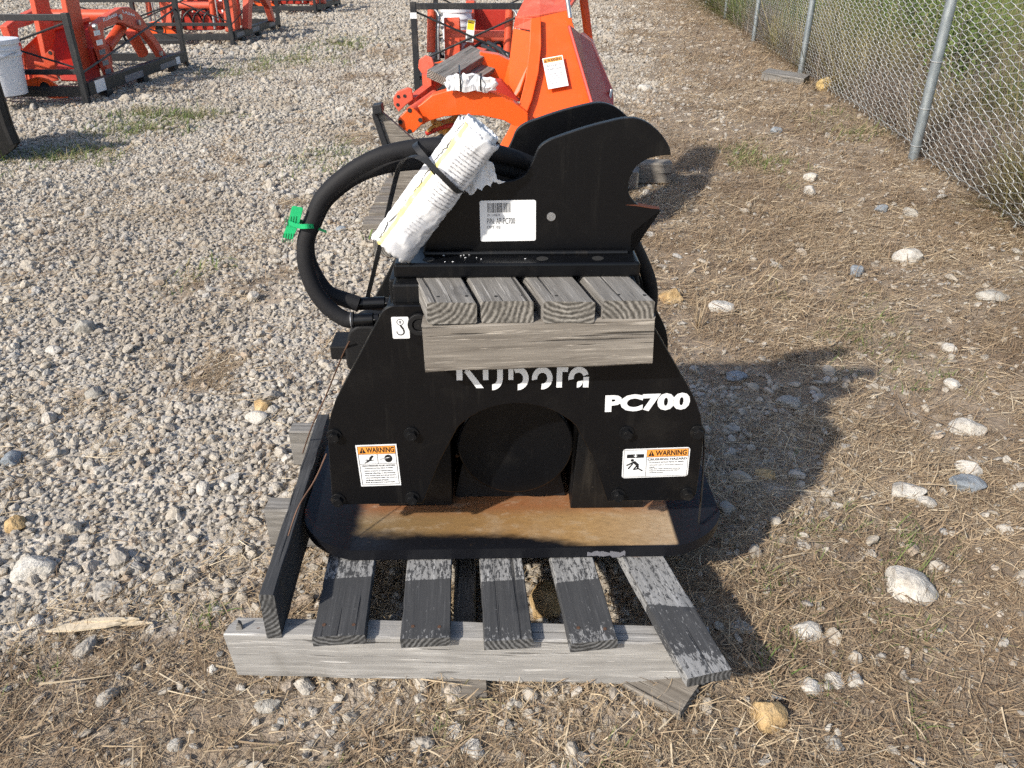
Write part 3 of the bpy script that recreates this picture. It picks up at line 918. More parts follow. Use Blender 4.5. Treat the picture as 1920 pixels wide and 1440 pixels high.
# hand hit by a jet, and a masked face
L.poly([(0.011, 0.0525), (0.018, 0.0505), (0.0195, 0.0555), (0.0235, 0.0592), (0.0262, 0.0570), (0.0228, 0.0530), (0.0215, 0.0490), (0.0165, 0.0470), (0.0125, 0.0475), (0.0160, 0.0492), (0.0105, 0.0500), (0.0148, 0.0508)], 1, 2)
L.stroke([(0.0105, 0.0448), (0.017, 0.0472)], 0.0014, 1, 2); L.stroke([(0.0205, 0.0490), (0.0262, 0.0503)], 0.0012, 1, 2)
L.disc(0.0485, 0.0522, 0.0062, 1, 2, ry=0.0072); L.poly([(0.0425, 0.0530), (0.0475, 0.0545), (0.0515, 0.0545), (0.0480, 0.0530)], 0, 3); L.disc(0.0437, 0.0520, 0.0017, 3, 3)
L.stroke([(0.0345, 0.0500), (0.0412, 0.0520)], 0.0006, 3, 2); L.stroke([(0.036, 0.0535), (0.0412, 0.0525)], 0.0006, 3, 2)
L.text('HIGH PRESSURE FLUID HAZARD', 0.006, 0.0580, 0.0378, 0.0408, 1, 1); L.text('To Prevent serious injury or death:', 0.009, 0.0540, 0.0330, 0.0360, 1, 1)
for i, (t, u1) in enumerate((('- Relieve pressure on system before', .053), ('repairing, adjusting, or disconnecting.', .057), ('- Wear proper hand and eye protection', .057), ('when searching for leaks. Use wood or', .0585), ('cardboard instead of hands.', .045), ('- Keep all components in good repair.', .055))):
    v = 0.0286 - i * 0.0044
    L.text(t, 0.0065 if t[0] == '-' else 0.0085, u1, v - 0.0007, v + 0.0022, 1, 1)
o = L.place('warning_label', WB, fp, -0.2398, 0.0198, 0.2655, R(-1.6))
tag(o, 'square warning label with hand and face pictograms')
L = Label(0.1055, 0.0555, 0.005)
L.frame(0.0018, 0.1037, 0.0018, 0.0537, 0.0007, 1)
L.rect(0.0375, 0.0382, 0.0025, 0.053, 1); L.rect(0.0382, 0.1028, 0.0395, 0.0528, 2); L.rect(0.0382, 0.1028, 0.0388, 0.0395, 1, 2)
L.alert(0.0400, 0.0500, 0.0410, 0.0515, 1, 2); L.text('WARNING', 0.0515, 0.1005, 0.0412, 0.0512, 1, 1)
L.rect(0.0065, 0.0335, 0.0385, 0.0455, 1, 2); L.rect(0.0192, 0.0212, 0.0425, 0.0455, 0, 3); L.poly([(0.0172, 0.0428), (0.0232, 0.0428), (0.0202, 0.0392)], 0, 3)
L.disc(0.0155, 0.0342, 0.0026, 1, 2); L.stroke([(0.0065, 0.0245), (0.0195, 0.0315)], 0.0026, 1, 2); L.stroke([(0.0095, 0.018), (0.0165, 0.028)], 0.0024, 1, 2)
L.poly([(0.0155, 0.0300), (0.0195, 0.0330), (0.0262, 0.0262), (0.0262, 0.0175), (0.0235, 0.0175), (0.0222, 0.0235)], 1, 2); L.stroke([(0.0228, 0.0235), (0.018, 0.0162)], 0.0024, 1, 2); L.stroke([(0.0178, 0.0162), (0.0255, 0.018), (0.0325, 0.0135)], 0.0024, 1, 2)
L.text('CRUSHING HAZARD', 0.0395, 0.1015, 0.0325, 0.0367, 1, 1); L.text('To prevent serious injury or death:', 0.0420, 0.0970, 0.0272, 0.0305, 1, 1)
for i, (t, u1) in enumerate((('- DO NOT walk or stand under suspended', .0955), ('loads.', .052), ('- Stay clear while raising and lowering.', .0925), ('- Support attachment securely before', .0905), ('working beneath.', .066))):
    v = 0.0228 - i * 0.0036
    L.text(t, 0.0415 if t[0] == '-' else 0.0435, u1, v - 0.0006, v + 0.0019, 1, 1)
o = L.place('warning_label', WB, fp, 0.1755, 0.0198, 0.2755, R(-1.6))
tag(o, 'wide crushing hazard label with falling figure')
L = Label(0.0245, 0.034, 0.002)
def arcp(cx, cy, r, a0, a1, n=14): return [(cx + r * math.cos(R(a0 + (a1 - a0) * k / n)), cy + r * math.sin(R(a0 + (a1 - a0) * k / n))) for k in range(n + 1)]
L.stroke(arcp(0.0122, 0.0258, 0.0046, 0, 360, 22), 0.0010, 1, 1); L.poly([(0.0112, 0.0235), (0.0132, 0.0235), (0.0132, 0.0258), (0.0148, 0.0258), (0.0122, 0.0286), (0.0096, 0.0258), (0.0112, 0.0258)], 3, 1)
hk = [(0.0122, 0.0212), (0.0140, 0.0180), (0.0165, 0.0145)] + arcp(0.0118, 0.0110, 0.0052, 35, -190, 16)
for i in range(len(hk) - 1): L.stroke(hk[i:i + 2], 0.0028 - 0.0018 * i / len(hk), 1, 1)
o = L.place('lifting_label', WB, fp, -0.1705, 0.0198, 0.526, R(-0.5))
tag(o, 'small white label with a lifting hook')


def band(mb, C, r0, r1, a0, a1, y, n=14, sy=1.0):
    P = [(C[0] + r1 * math.cos(R(a0 + (a1 - a0) * k / n)), y, C[1] + sy * r1 * math.sin(R(a0 + (a1 - a0) * k / n))) for k in range(n + 1)]
    Q = [(C[0] + r0 * math.cos(R(a0 + (a1 - a0) * k / n)), y, C[1] + sy * r0 * math.sin(R(a0 + (a1 - a0) * k / n))) for k in range(n + 1)]
    for k in range(n): mb.add([P[k], P[k + 1], Q[k + 1], Q[k]], [(0, 1, 2, 3)])


def brand(parent):
    """letters with open joints, x in units of 1/945 of the width"""
    mb = MB(); y = 0.0
    q = lambda *p: mb.add([(a, y, b) for a, b in p], [list(range(len(p)))])
    q((145, 53), (187, 53), (187, 225), (145, 225))
    q((200, 108), (285, 0), (338, 0), (240, 118)); q((200, 100), (240, 118), (320, 225), (268, 225))
    q((333, 53), (372, 53), (372, 140), (333, 140)); q((435, 62), (475, 62), (475, 140), (435, 140)); band(mb, (398, 62), 37, 77, -90, 0, y)
    q((515, 53), (550, 53), (550, 225), (515, 225)); band(mb, (582, 62), 38, 78, -90, 115, y)
    band(mb, (757, 62), 36, 74, -95, 190, y, 24)
    q((860, 0), (900, 0), (900, 170), (860, 170)); q((900, 103), (940, 103), (940, 138), (900, 138))
    band(mb, (1018, 62), 36, 74, 20, 190, y); q((1052, 0), (1092, 0), (1092, 70), (1052, 70)); band(mb, (1008, 40), 5, 42, -90, 10, y, 8)
    s = 0.1955 / 945
    mb.v = [((a - 145) * s, yy, b * s * 1.24) for a, yy, b in mb.v]
    o = mb.build('brand_lettering', M['decal'], parent)
    o.location = (-0.0815, 0.0194, 0.4435); o.rotation_euler = (0, R(0.2), 0)
    return o


tag(brand(fp), 'white cut-stencil brand lettering half hidden by the beam')
L = Label(0.001, 0.001); L.mb = MB(); V, F = GLYPH['PC700', 1]
L.mb.add([(a * 0.1285, 0, b * 0.0305) for a, b in V], F, 0)
L.place('model_lettering', M['decal'], fp, 0.1415, 0.0194, 0.3985, R(-1.6))
# part number label on the front ear
L = Label(0.080, 0.060, 0.003)
x = 0.011
while x < 0.0435:
    w = random.choice([0.0004, 0.0006, 0.0010]); L.rect(x, x + w, 0.0425, 0.0565, 1); x += w + random.choice([0.0004, 0.0006, 0.0009])
L.text('S/N: 1143867K', 0.010, 0.029, 0.0370, 0.0408, 3); L.text('P/N. AP-PC700', 0.010, 0.050, 0.0258, 0.0345, 1); L.text('OPT. 02', 0.0095, 0.029, 0.0192, 0.0232, 1)
o = L.place('part_label', WB, e1, -0.0435, 0.0978, 0.6435, R(-0.6))
tag(o, 'white part number label with barcode')

# ------------------------------------------------------------------ timber skid under the hitch
sk = empty('timber_skid', (0, 1.005, 0.50), 0.02)
tag(sk, 'four grey timbers nailed on a cross beam under the black hitch', 'timber skid')
for i, (x0, x1) in enumerate(((-0.117, -0.047), (-0.041, 0.033), (0.041, 0.114), (0.124, 0.197))):
    timber('timber', 0.33, (x1 - x0) * 0.925, 0.0312, [M['wood'], M['end']], sk, ((x0 + x1) / 2 - 0.040, 0.128 + 0.003 * (i % 2), 0.0880), (0, 0, R(90 + (14.5, 13, 13.6, 12.6)[i])), 41 + i, 1.0, n=30, shear=0.25)
timber('cross_beam', 0.318, 0.040, 0.072, [M['wood_brown'], M['end']], sk, (0.036, -0.0115, 0.0375), (0, R(-1.8), 0), 51, 1.1, n=36)
timber('cross_beam', 0.318, 0.040, 0.06, [M['wood_brown'], M['end']], sk, (0.036, 0.352, 0.042), (0, 0, 0), 52, 1.1, n=20)
for x, y in ((-0.10, -0.012), (-0.062, -0.010), (-0.022, -0.012), (0.014, -0.010), (0.06, -0.012), (0.145, -0.010), (0.18, -0.012)):
    mb = MB(); mb.cyl((x, y, 0.1030), (x, y, 0.1040), 0.0025, 8); mb.build('nail_head', M['rubber'], sk)

# ------------------------------------------------------------------ rolled manual strapped to the hitch
mm = NT('printed_paper')
uv = mm.n('ShaderNodeUVMap'); so_ = mm.sep(uv.outputs[0]); U_, V_ = so_['X'], so_['Y']
pnoise = mm.noise(mm.coord('Object', (60, 60, 60)), 1.0, 4)
lines = mm.sstep(mm.math('SINE', mm.math('MULTIPLY', V_, 235.0)), 0.15, 0.5)
words = mm.sstep(mm.noise(mm.coord('UV', (55, 160, 1)), 1.0, 2), 0.42, 0.52)
blk = mm.math('MULTIPLY', mm.sstep(U_, 0.44, 0.46), mm.sstep(U_, 0.66, 0.63))
blk = mm.math('MULTIPLY', blk, mm.math('MULTIPLY', mm.sstep(V_, 0.42, 0.46), mm.sstep(V_, 0.93, 0.90)))
blk2 = mm.math('MULTIPLY', mm.math('MULTIPLY', mm.sstep(U_, 0.46, 0.48), mm.sstep(U_, 0.56, 0.54)), mm.math('MULTIPLY', mm.sstep(V_, 0.17, 0.2), mm.sstep(V_, 0.36, 0.33)))
ink = mm.math('MULTIPLY', mm.math('MULTIPLY', lines, words), mm.math('ADD', blk, mm.math('MULTIPLY', blk2, 0.6)))
yb = mm.math('ADD', U_, mm.math('MULTIPLY_ADD', pnoise, 0.03, -0.015))
yel = mm.math('MULTIPLY', mm.sstep(yb, 0.350, 0.357), mm.sstep(yb, 0.398, 0.390))
col = mm.mix(mm.sstep(pnoise, 0.45, 0.7), (0.74, 0.74, 0.75), (0.60, 0.60, 0.62))
grey = mm.math('MULTIPLY', mm.math('MULTIPLY', mm.sstep(V_, 0.36, 0.30), mm.sstep(U_, 0.41, 0.44)), mm.sstep(pnoise, 0.35, 0.5))
col = mm.mix(mm.math('MULTIPLY', grey, 0.7), col, (0.42, 0.43, 0.46))
col = mm.mix(mm.math('MULTIPLY', yel, 0.85), col, (0.80, 0.66, 0.16))
col = mm.mix(mm.math('MULTIPLY', ink, 0.75), col, (0.12, 0.12, 0.14))
mm.bump(pnoise, 0.25, 0.001)
M['print'] = mm.out(col, 0.3, spec=0.5)
M['paper'] = plain('torn_paper', (0.76, 0.77, 0.79), 0.6, var=0.1, scale=60)

mp_ = empty('rolled_manual', (-0.165, 1.07, 0.63))
tag(mp_, 'rolled up torn white manual with a yellow stripe leaning on the hitch', 'manual')
base = Vector((-0.165, 1.07, 0.63))
pa, pb = [Vector(p) for p in [(-0.169,1.065,0.646),(-0.04,1.068,0.808)]]
ax = (pb - pa); LEN = ax.length; ax.normalize()
toc = (Vector((0, 0, 1.02)) - (pa + pb) / 2).normalized()
e1v = (toc - ax * toc.dot(ax)).normalized(); e2v = ax.cross(e1v)
if e2v.x < 0: e2v = -e2v


def scroll(name, u0, u1, turns, r0, r1, l0, l1, mat, seed, tear, nu=110, nv=46, amp=0.0022, rag=0.12):
    """paper wound round the roll axis from turn u0 to turn u1; rag: raggedness of the free edges"""
    V = []; UVs = []
    for j in range(nv + 1):
        for i in range(nu + 1):
            u = u0 + (u1 - u0) * i / nu; v = j / nv
            ta = l0 + (l1 - l0) * v
            if j == 0: ta += tear * (noise.noise(Vector((u * 16, seed, 0))) + 0.6 * noise.noise(Vector((u * 60, seed, 0))))
            if j == nv: ta += tear * 0.6 * (noise.noise(Vector((u * 22, seed, 5))) + 0.6 * noise.noise(Vector((u * 70, seed, 1))))
            e = max(0.0, 1 - i / (nu * 0.12)) + max(0.0, 1 - (nu - i) / (nu * 0.12))
            u += rag * e * (noise.noise(Vector((v * 9, seed, 9))) * 0.6 + 0.4 * noise.noise(Vector((v * 45, seed, 3))))
            a = -math.pi * 0.95 + u * 2 * math.pi
            r = r0 + (r1 - r0) * i / nu
            q = Vector((u * 7 + seed, v * 8, 2.2))
            r += amp * (noise.noise(q) + 1.1 * (1 - abs(noise.noise(q * 1.3 + Vector((3, 1, 0))))) ** 7 - 0.9 * (1 - abs(noise.noise(Vector((q.x * 0.6, q.y * 1.5, 7.7))))) ** 9)
            V.append(pa + ax * ta + (math.cos(a) * e1v * 0.8 + math.sin(a) * e2v * 1.04) * r - base); UVs.append((u % 1.0 if turns > 1 else u, v))
    F = [(j * (nu + 1) + i, j * (nu + 1) + i + 1, (j + 1) * (nu + 1) + i + 1, (j + 1) * (nu + 1) + i) for j in range(nv) for i in range(nu)]
    me = bpy.data.meshes.new(name); me.from_pydata([tuple(p) for p in V], [], F)
    ul = me.uv_layers.new(name='UVMap')
    for lp in me.loops: ul.data[lp.index].uv = UVs[lp.vertex_index]
    me.materials.append(mat); me.polygons.foreach_set('use_smooth', [True] * len(me.polygons))
    o = bpy.data.objects.new(name, me); COL.objects.link(o); o.parent = mp_
    sd = o.modifiers.new('thickness', 'SOLIDIFY'); sd.thickness = 0.0006
    return o


scroll('cover_sheet', 0.0, 1.0, 1, 0.0290, 0.0298, 0.0, LEN * 0.985, M['print'], 1.0, 0.006, amp=0.0017, rag=0.0)
scroll('inner_pages', 0.0, 2.6, 2, 0.018, 0.0268, 0.006, LEN * 1.02, M['paper'], 4.0, 0.004, 150, 20, 0.0008, 0.0)
scroll('torn_edge', 0.12, 0.345, 1, 0.0312, 0.0312, -0.002, LEN * 0.97, M['paper'], 9.0, 0.006, 40, 80, 0.0010, 0.05)


def crumple(name, outline, y, mat, parent, org, amp=0.006, th=0.0008, fq=55, curl=0.0):
    """a torn sheet cut to a ragged outline (x,z), creased"""
    bm = bmesh.new()
    xs = [p[0] for p in outline]; zs = [p[1] for p in outline]
    rr = random.Random(int(y * 1000)); dense = []
    for i in range(len(outline)):
        a = outline[i]; b = outline[(i + 1) % len(outline)]; L = math.hypot(b[0] - a[0], b[1] - a[1])
        for k in range(3): dense.append((a[0] + (b[0] - a[0]) * k / 3 + rr.gauss(0, L * 0.05), a[1] + (b[1] - a[1]) * k / 3 + rr.gauss(0, L * 0.05)))
    outline = dense
    vs = [bm.verts.new((p[0], 0, p[1])) for p in outline]
    bm.faces.new(vs)
    bmesh.ops.triangulate(bm, faces=bm.faces)
    bmesh.ops.subdivide_edges(bm, edges=bm.edges, cuts=2, use_grid_fill=True)
    bmesh.ops.triangulate(bm, faces=bm.faces)
    for v in bm.verts:
        q = v.co * fq
        v.co.y = y + amp * (noise.noise(q) + 0.5 * noise.noise(q * 2.3)) + curl * (v.co.x - xs[0])
        v.co.x += amp * 0.3 * noise.noise(q + Vector((9, 0, 0)))
    me = bpy.data.meshes.new(name)
    for v in bm.verts: v.co -= Vector(org)
    bm.to_mesh(me); bm.free()
    me.materials.append(mat)
    o = bpy.data.objects.new(name, me); COL.objects.link(o); o.parent = parent
    sd = o.modifiers.new('thickness', 'SOLIDIFY'); sd.thickness = th
    return o


crumple('torn_page', [(-0.07,0.726),(-0.059,0.742),(-0.047,0.756),(-0.033,0.764),(-0.026,0.759),(-0.023,0.748),(-0.019,0.738),(-0.01,0.734),(-0.018,0.732),(-0.025,0.735),(-0.03,0.727),(-0.035,0.731),(-0.041,0.723),(-0.047,0.726),(-0.052,0.718),(-0.059,0.715),(-0.065,0.721)], 1.088, M['paper'], mp_, base)
fl = MB()
for x, z in [(-0.084,0.637),(-0.074,0.642),(-0.062,0.639),(-0.051,0.64),(-0.044,0.639),(-0.095,0.642),(-0.07,0.634),(0.019,0.639),(-0.067,0.624),(-0.099,0.636)]:
    a = random.uniform(0, 3); s_ = random.uniform(0.0008, 0.0018)
    yy = 1.062 + random.uniform(0, 0.03)
    fl.prism([(x + s_ * math.cos(a + k * 1.57), yy + s_ * math.sin(a + k * 1.57), 0.6265) for k in range(4)], (0, 0, 0.0006))
tag(fl.build('paper_crumbs', M['paper']), 'tiny white paper crumbs on the hitch plate', 'paper crumbs', kind='stuff')

# black cable ties
st = MB()
P = spline([(-0.223,1.12,0.542),(-0.202,1.115,0.608),(-0.184,1.112,0.666),(-0.162,1.1,0.735),(-0.146,1.06,0.768),(-0.127,1.03,0.782),(-0.11,1.026,0.776),(-0.09,1.028,0.756),(-0.073,1.045,0.733),(-0.065,1.08,0.72)], 7)
st.ribbon(P, [(0.0036, 0.0012, 0.0012)] * len(P), 0.0006)
tag(st.build('cable_tie', M['strap']), 'long black strap looped round the rolled manual and hanging down', 'strap')
st = MB()
P = spline([(-0.098,1.05,0.752),(-0.112,1.045,0.774),(-0.125,1.055,0.787),(-0.129,1.075,0.789),(-0.123,1.1,0.788),(-0.1,1.1,0.79),(-0.087,1.075,0.789),(-0.082,1.058,0.782),(-0.084,1.065,0.769)], 7)
st.ribbon(P, [(0.0034, 0.0012, 0.0018)] * len(P), 0.0006)
tag(st.build('cable_tie', M['strap']), 'short black strap loop over the top of the hydraulic hose', 'strap')

# green tag on the hose
tg = empty('green_tag', (-0.29, 1.07, 0.66))
tag(tg, 'bright green plastic tag tied round the black hydraulic hose', 'tag')
torg = Vector((-0.29, 1.07, 0.66))
mb = MB(); P = rounded([(-0.299,0.71),(-0.284,0.707),(-0.292,0.686),(-0.305,0.662),(-0.319,0.665),(-0.307,0.688)], 0.003); mb.xz([(x - torg.x, z - torg.z) for x, z in P], 1.055 - torg.y, 1.0568 - torg.y)
tp = mb.build('tag_plate', M['green'], tg, bevel=0.0003)
mb = MB()
for k in range(5):
    for (a, b) in ((0.08, 0.38), (0.62, 0.9)):
        q0 = Vector((-0.0118 + 0.0035 * k, 0, 0.039)); q1 = Vector((-0.0245 + 0.0035 * k, 0, -0.006))
        A = q0.lerp(q1, a) + Vector((-0.006, -0.0154, 0)); B = q0.lerp(q1, b) + Vector((-0.006, -0.0154, 0))
        mb.tube([A, B], 0.0005, 4)
mb.build('raised_text', M['green_dark'], tp)
mb = MB(); mb.ribbon([Vector(p) - torg for p in spline([(-0.306,1.053,0.687),(-0.292,1.05,0.683),(-0.278,1.05,0.683),(-0.274,1.075,0.675),(-0.289,1.095,0.67),(-0.296,1.082,0.679),(-0.296,1.057,0.688)], 5)], (0, 0, 0.0032), 0.0006); mb.build('band', M['green'], tg)
mb = MB(); mb.ribbon([Vector(p) - torg for p in [(-0.274,1.075,0.672),(-0.267,1.075,0.669),(-0.261,1.075,0.667)]], (0, 0, 0.002), 0.0006); mb.build('band_tail', M['green'], tg)

# wires
wr = MB()
wr.tube(spline([(-0.27,1.18,0.444),(-0.291,1.2,0.404),(-0.331,1.22,0.319),(-0.374,1.25,0.233),(-0.421,1.32,0.126)], 6), 0.0013, 6)
wr.tube(spline([(-0.294,1.04,0.315),(-0.313,1.02,0.278),(-0.334,0.985,0.252),(-0.347,0.955,0.219)], 6), 0.0013, 6)
tag(wr.build('binding_wire', M['wire'], smooth=60), 'thin rusty binding wire hanging by the compactor left edge', 'wire')

# ------------------------------------------------------------------ chain link fence
fe = empty('chain_link_fence', (FX, FY, 0))
tag(fe, 'galvanised chain link fence running along the right of the yard', 'fence')
fdir = Vector((FS, 1, 0)).normalized(); fn = Vector((1, -FS, 0)).normalized()
POSTS = [0.0, 3.18, 6.15, 9.32, 12.6, 15.9, -3.15]


def fp3(s, z, off=0.0): return fdir * s + Vector((0, 0, z)) + fn * off


def lean(z): return -0.0 * z


for s_ in POSTS:
    x = FX + fdir.x * s_; y = FY + fdir.y * s_
    mb = MB(); mb.tube([fp3(s_, -0.02, -0.03), fp3(s_, 0.9, -0.03), fp3(s_, 1.9, -0.03)], 0.026, 20)
    mb.tube([fp3(s_, 1.9, -0.03), fp3(s_, 1.93, -0.03), fp3(s_, 1.95, -0.03)], 0.030, 20, r2=0.012)
    po = mb.build('post', M['galv'], fe, smooth=40)
    for z in (0.08, 0.27, 0.5, 0.8, 1.1, 1.4, 1.7):
        mb = MB(); c = fp3(s_, z, -0.03)
        P = [c + (math.cos(a) * fn + math.sin(a) * fdir) * 0.0285 + Vector((0, 0, 0.004 * math.sin(a))) for a in np.linspace(0.25 * math.pi, 2.0 * math.pi, 14)]
        P.append(fp3(s_ - 0.03, z, 0.0))
        mb.tube(P, 0.0022, 5); mb.build('tie_wire', M['mesh_wire'], po, smooth=60)
A, HP = 0.0315, 0.0215


def link_mesh(s0, s1, name, sides, r):
    k0 = int(s0 / (2 * A)); k1 = int(s1 / (2 * A))
    nz = 84
    V = []; F = []
    kk = np.arange(k0, k1)
    for k in kk:
        P = []
        jit = math.sin(k * 12.9) * 0.004
        for j in range(nz + 1):
            sg = 1 if (j + k) % 2 == 0 else -1
            z = 0.035 + j * HP + jit + 0.006 * math.sin(k * 0.37)
            off = 0.0022 * (1 if j % 2 else -1)
            bul = 0.018 * math.sin((2 * A * k) * 2.0) * max(0, 0.6 - z)
            s_ = 2 * A * k + sg * A * 0.96
            P.append(fp3(s_, z - 0.0052, off + bul)); P.append(fp3(s_, z + 0.0052, -off + bul))
        # curled foot of each wire
        p0 = P[0]
        P = [p0 + fdir * 0.008 + Vector((0, 0, -0.004)), p0 + fdir * 0.004 + Vector((0, 0, -0.013)), p0 + fdir * -0.004 + Vector((0, 0, -0.009))] + P
        base = len(V)
        for i, p in enumerate(P):
            t = (P[min(i + 1, len(P) - 1)] - P[max(i - 1, 0)]).normalized()
            u = t.cross(fdir)
            u = u.normalized() if u.length > 1e-4 else fn
            w = t.cross(u)
            for q in range(sides):
                a = 2 * math.pi * q / sides + 0.6
                V.append(p + (math.cos(a) * u + math.sin(a) * w) * r)
        for i in range(len(P) - 1):
            for q in range(sides):
                l = (q + 1) % sides
                F.append((base + i * sides + q, base + i * sides + l, base + (i + 1) * sides + l, base + (i + 1) * sides + q))
    me = bpy.data.meshes.new(name); me.from_pydata([tuple(p) for p in V], [], F)
    me.materials.append(M['mesh_wire']); me.polygons.foreach_set('use_smooth', [True] * len(me.polygons))
    o = bpy.data.objects.new(name, me); COL.objects.link(o); o.parent = fe
    o['kind'] = 'stuff'
    return o


link_mesh(-3.6, 4.0, 'chain_link_mesh', 4, 0.0018)
link_mesh(4.0, 16.0, 'chain_link_mesh', 3, 0.0018)
for z in (0.055, 1.82):
    mb = MB(); mb.tube([fp3(s_, z + 0.012 * math.sin(s_ * 1.3), 0.004) for s_ in np.arange(-3.6, 16.1, 0.4)], 0.0018, 5); mb.build('tension_wire', M['mesh_wire'], fe, smooth=60)

# ------------------------------------------------------------------ red loader parts behind the compactor
lo = empty('loader_attachment', (0.1, 3.1, 0))
tag(lo, 'orange loader arms and upright bucket stacked behind the black compactor', 'loader')
lorg = Vector((0.1, 3.1, 0))


def W(P): return [(p[0] - lorg.x, p[1] - lorg.y, p[2] - lorg.z) for p in P]


def plate3(name, P, th, mat, parent, bev=0.003):
    """steel sheet through the given 3D corners, th metres thick along its own normal (away from the lens)"""
    V = [Vector(p) for p in P]
    n = Vector((0, 0, 0))
    for i in range(len(V)):
        n += (V[i] - V[0]).cross(V[(i + 1) % len(V)] - V[0])
    n.normalize()
    if n.y < 0: n = -n
    mb = MB(); mb.prism(P, n * th)
    return mb.build(name, mat, parent, bevel=bev)


bk = empty('bucket', (0, 0, 0), 0, lo)
F1 = [(0.07884,3.207,0.7827),(0.2131,3.225,0.8101),(0.2553,3.127,0.6618),(0.2971,3.03,0.5148),(0.3274,2.966,0.4176),(0.2911,2.878,0.2845),(-0.08733,2.878,0.2845),(-0.0389,2.927,0.3592),(0.00585,2.977,0.4343),(0.04496,3.032,0.5182),(0.06862,3.093,0.611),(0.07863,3.149,0.6958)]
plate3('back_sheet', W(F1), 0.012, M['orange'], bk)
F2 = [(0.06827,3.173,0.7852),(0.1053,3.177,0.7903),(0.107,3.116,0.6992),(0.09701,3.061,0.6152),(0.07353,3.006,0.5318),(0.03861,2.954,0.4537),(-0.009627,2.9,0.371),(-0.0768,2.842,0.2839),(-0.1248,2.842,0.2839),(-0.05775,2.897,0.3661),(-0.009648,2.946,0.4404),(0.02514,2.992,0.5101),(0.04847,3.044,0.5901),(0.06222,3.105,0.6823)]
plate3('rib_flange', W(F2), 0.03, M['orange'], bk)
F3 = [(0.208,3.1,0.77),(0.255,3.26,0.727),(0.308,3.34,0.69),(0.392,3.22,0.526),(0.387,3.1,0.459),(0.314,2.84,0.443),(0.289,2.95,0.528)]
plate3('side_sheet', W(F3), 0.012, M['dark_red'], bk)  # orange sheet turned away from the sun, its shade put into the colour
F4 = [(0.012,3.3,0.78),(0.104,3.26,0.792),(0.212,3.27,0.809),(0.226,3.22,0.762),(0.287,3.6,0.861),(0.265,3.7,0.935),(0.111,3.7,0.926)]
plate3('lip_sheet', W(F4[:3] + F4[4:]), 0.012, M['faded'], bk)
F5 = [(0.004,3.32,0.741),(0.072,3.24,0.733),(0.064,3.18,0.628),(0.03,3.14,0.539),(-0.02,3.12,0.475),(-0.045,3.22,0.517),(-0.01,3.28,0.635)]
plate3('inner_wall', W(F5), 0.012, M['orange'], bk)
F6 = [(0.278,3.62,0.82),(0.31,3.66,0.858),(0.327,3.46,0.686),(0.291,3.5,0.71)]
plate3('far_side_sheet', W(F6), 0.012, M['orange'], bk)
F7 = [(0.327,3.46,0.686),(0.392,3.22,0.526),(0.308,3.34,0.69),(0.255,3.26,0.727),(0.284,3.42,0.717)]
plate3('edge_fold', W(F7), 0.01, M['orange'], bk)
F8 = [(0.004,3.32,0.741),(0.012,3.3,0.78),(0.08,3.26,0.779),(0.076,3.25,0.736)]
plate3('lip_fold', W(F8), 0.008, M['faded'], bk)
mb = MB(); q = [(0.2,3.2,0.857),(0.213,3.18,0.785)]; mb.cyl(W(q)[0], W(q)[1], 0.008, 14); mb.build('lock_pin', M['steel'], bk, smooth=40)
mb = MB(); q = [(0.379,3.18,0.536),(0.369,3.16,0.493)]; mb.cyl(W(q)[0], W(q)[1], 0.007, 12); mb.build('hinge_pin', M['steel'], bk, smooth=40)
L = Label(0.098, 0.148)
L.rect(0.004, 0.094, 0.124, 0.144, 2); L.text('WARNING', 0.022, 0.092, 0.1265, 0.1415, 1, 1); L.alert(0.005, 0.020, 0.1262, 0.142, 1, 2)
L.text('PINCH POINT OR', 0.014, 0.084, 0.102, 0.112, 3, 1); L.text('CRUSHING HAZARD', 0.010, 0.088, 0.086, 0.096, 3, 1)
for i, (a, b) in enumerate(((.01, .088), (.01, .08), (.01, .09), (.012, .04), (.012, .05))):
    L.rect(a, b, 0.066 - i * 0.011, 0.0685 - i * 0.011, 3, 2)
lb = L.mb.build('warning_label', WB, bk)
c0, c1, c2 = [Vector(p) for p in [(0.1323,3.039,0.5597),(0.2063,3.047,0.5714),(0.123,3.104,0.6572)]]
ex = (c1 - c0).normalized(); ez = (c2 - c0); ez = (ez - ex * ez.dot(ex)).normalized(); ey = ez.cross(ex)
mt = Matrix((ex, ey, ez)).transposed().to_4x4(); mt.translation = c0 - lorg + Vector((0, -0.004, 0))
lb.matrix_basis = mt @ Matrix.Diagonal(((c1 - c0).length / 0.098, 1, (c2 - c0).length / 0.148, 1))


def arm(name, P, y0, th, mat, parent):
    mb = MB(); mb.xz([(x - lorg.x, z) for x, z in P], y0 - lorg.y, y0 + th - lorg.y)
    return mb.build(name, mat, parent, bevel=0.003)


a1 = arm('loader_arm', [(-0.348,0.508),(-0.324,0.523),(-0.284,0.553),(-0.227,0.568),(-0.147,0.573),(-0.07,0.562),(0.006,0.528),(0.057,0.492),(0.058,0.421),(-0.029,0.466),(-0.102,0.482),(-0.182,0.486),(-0.246,0.479),(-0.298,0.464),(-0.342,0.443)], 2.95, 0.07, M['orange'], lo)
a2 = arm('loader_arm', [(-0.126,0.657),(-0.054,0.646),(0.015,0.615),(0.052,0.586),(0.095,0.534),(0.053,0.474),(-0.011,0.47),(-0.063,0.514),(-0.101,0.564),(-0.119,0.613)], 3.3, 0.07, M['orange'], lo)
arm('arm_side', [(-0.322,0.5),(-0.261,0.527),(-0.218,0.598),(-0.182,0.589),(-0.119,0.579),(-0.04,0.579),(0.03,0.504),(-0.04,0.5),(-0.16,0.523)], 3.12, 0.05, M['dark_red'], a1)
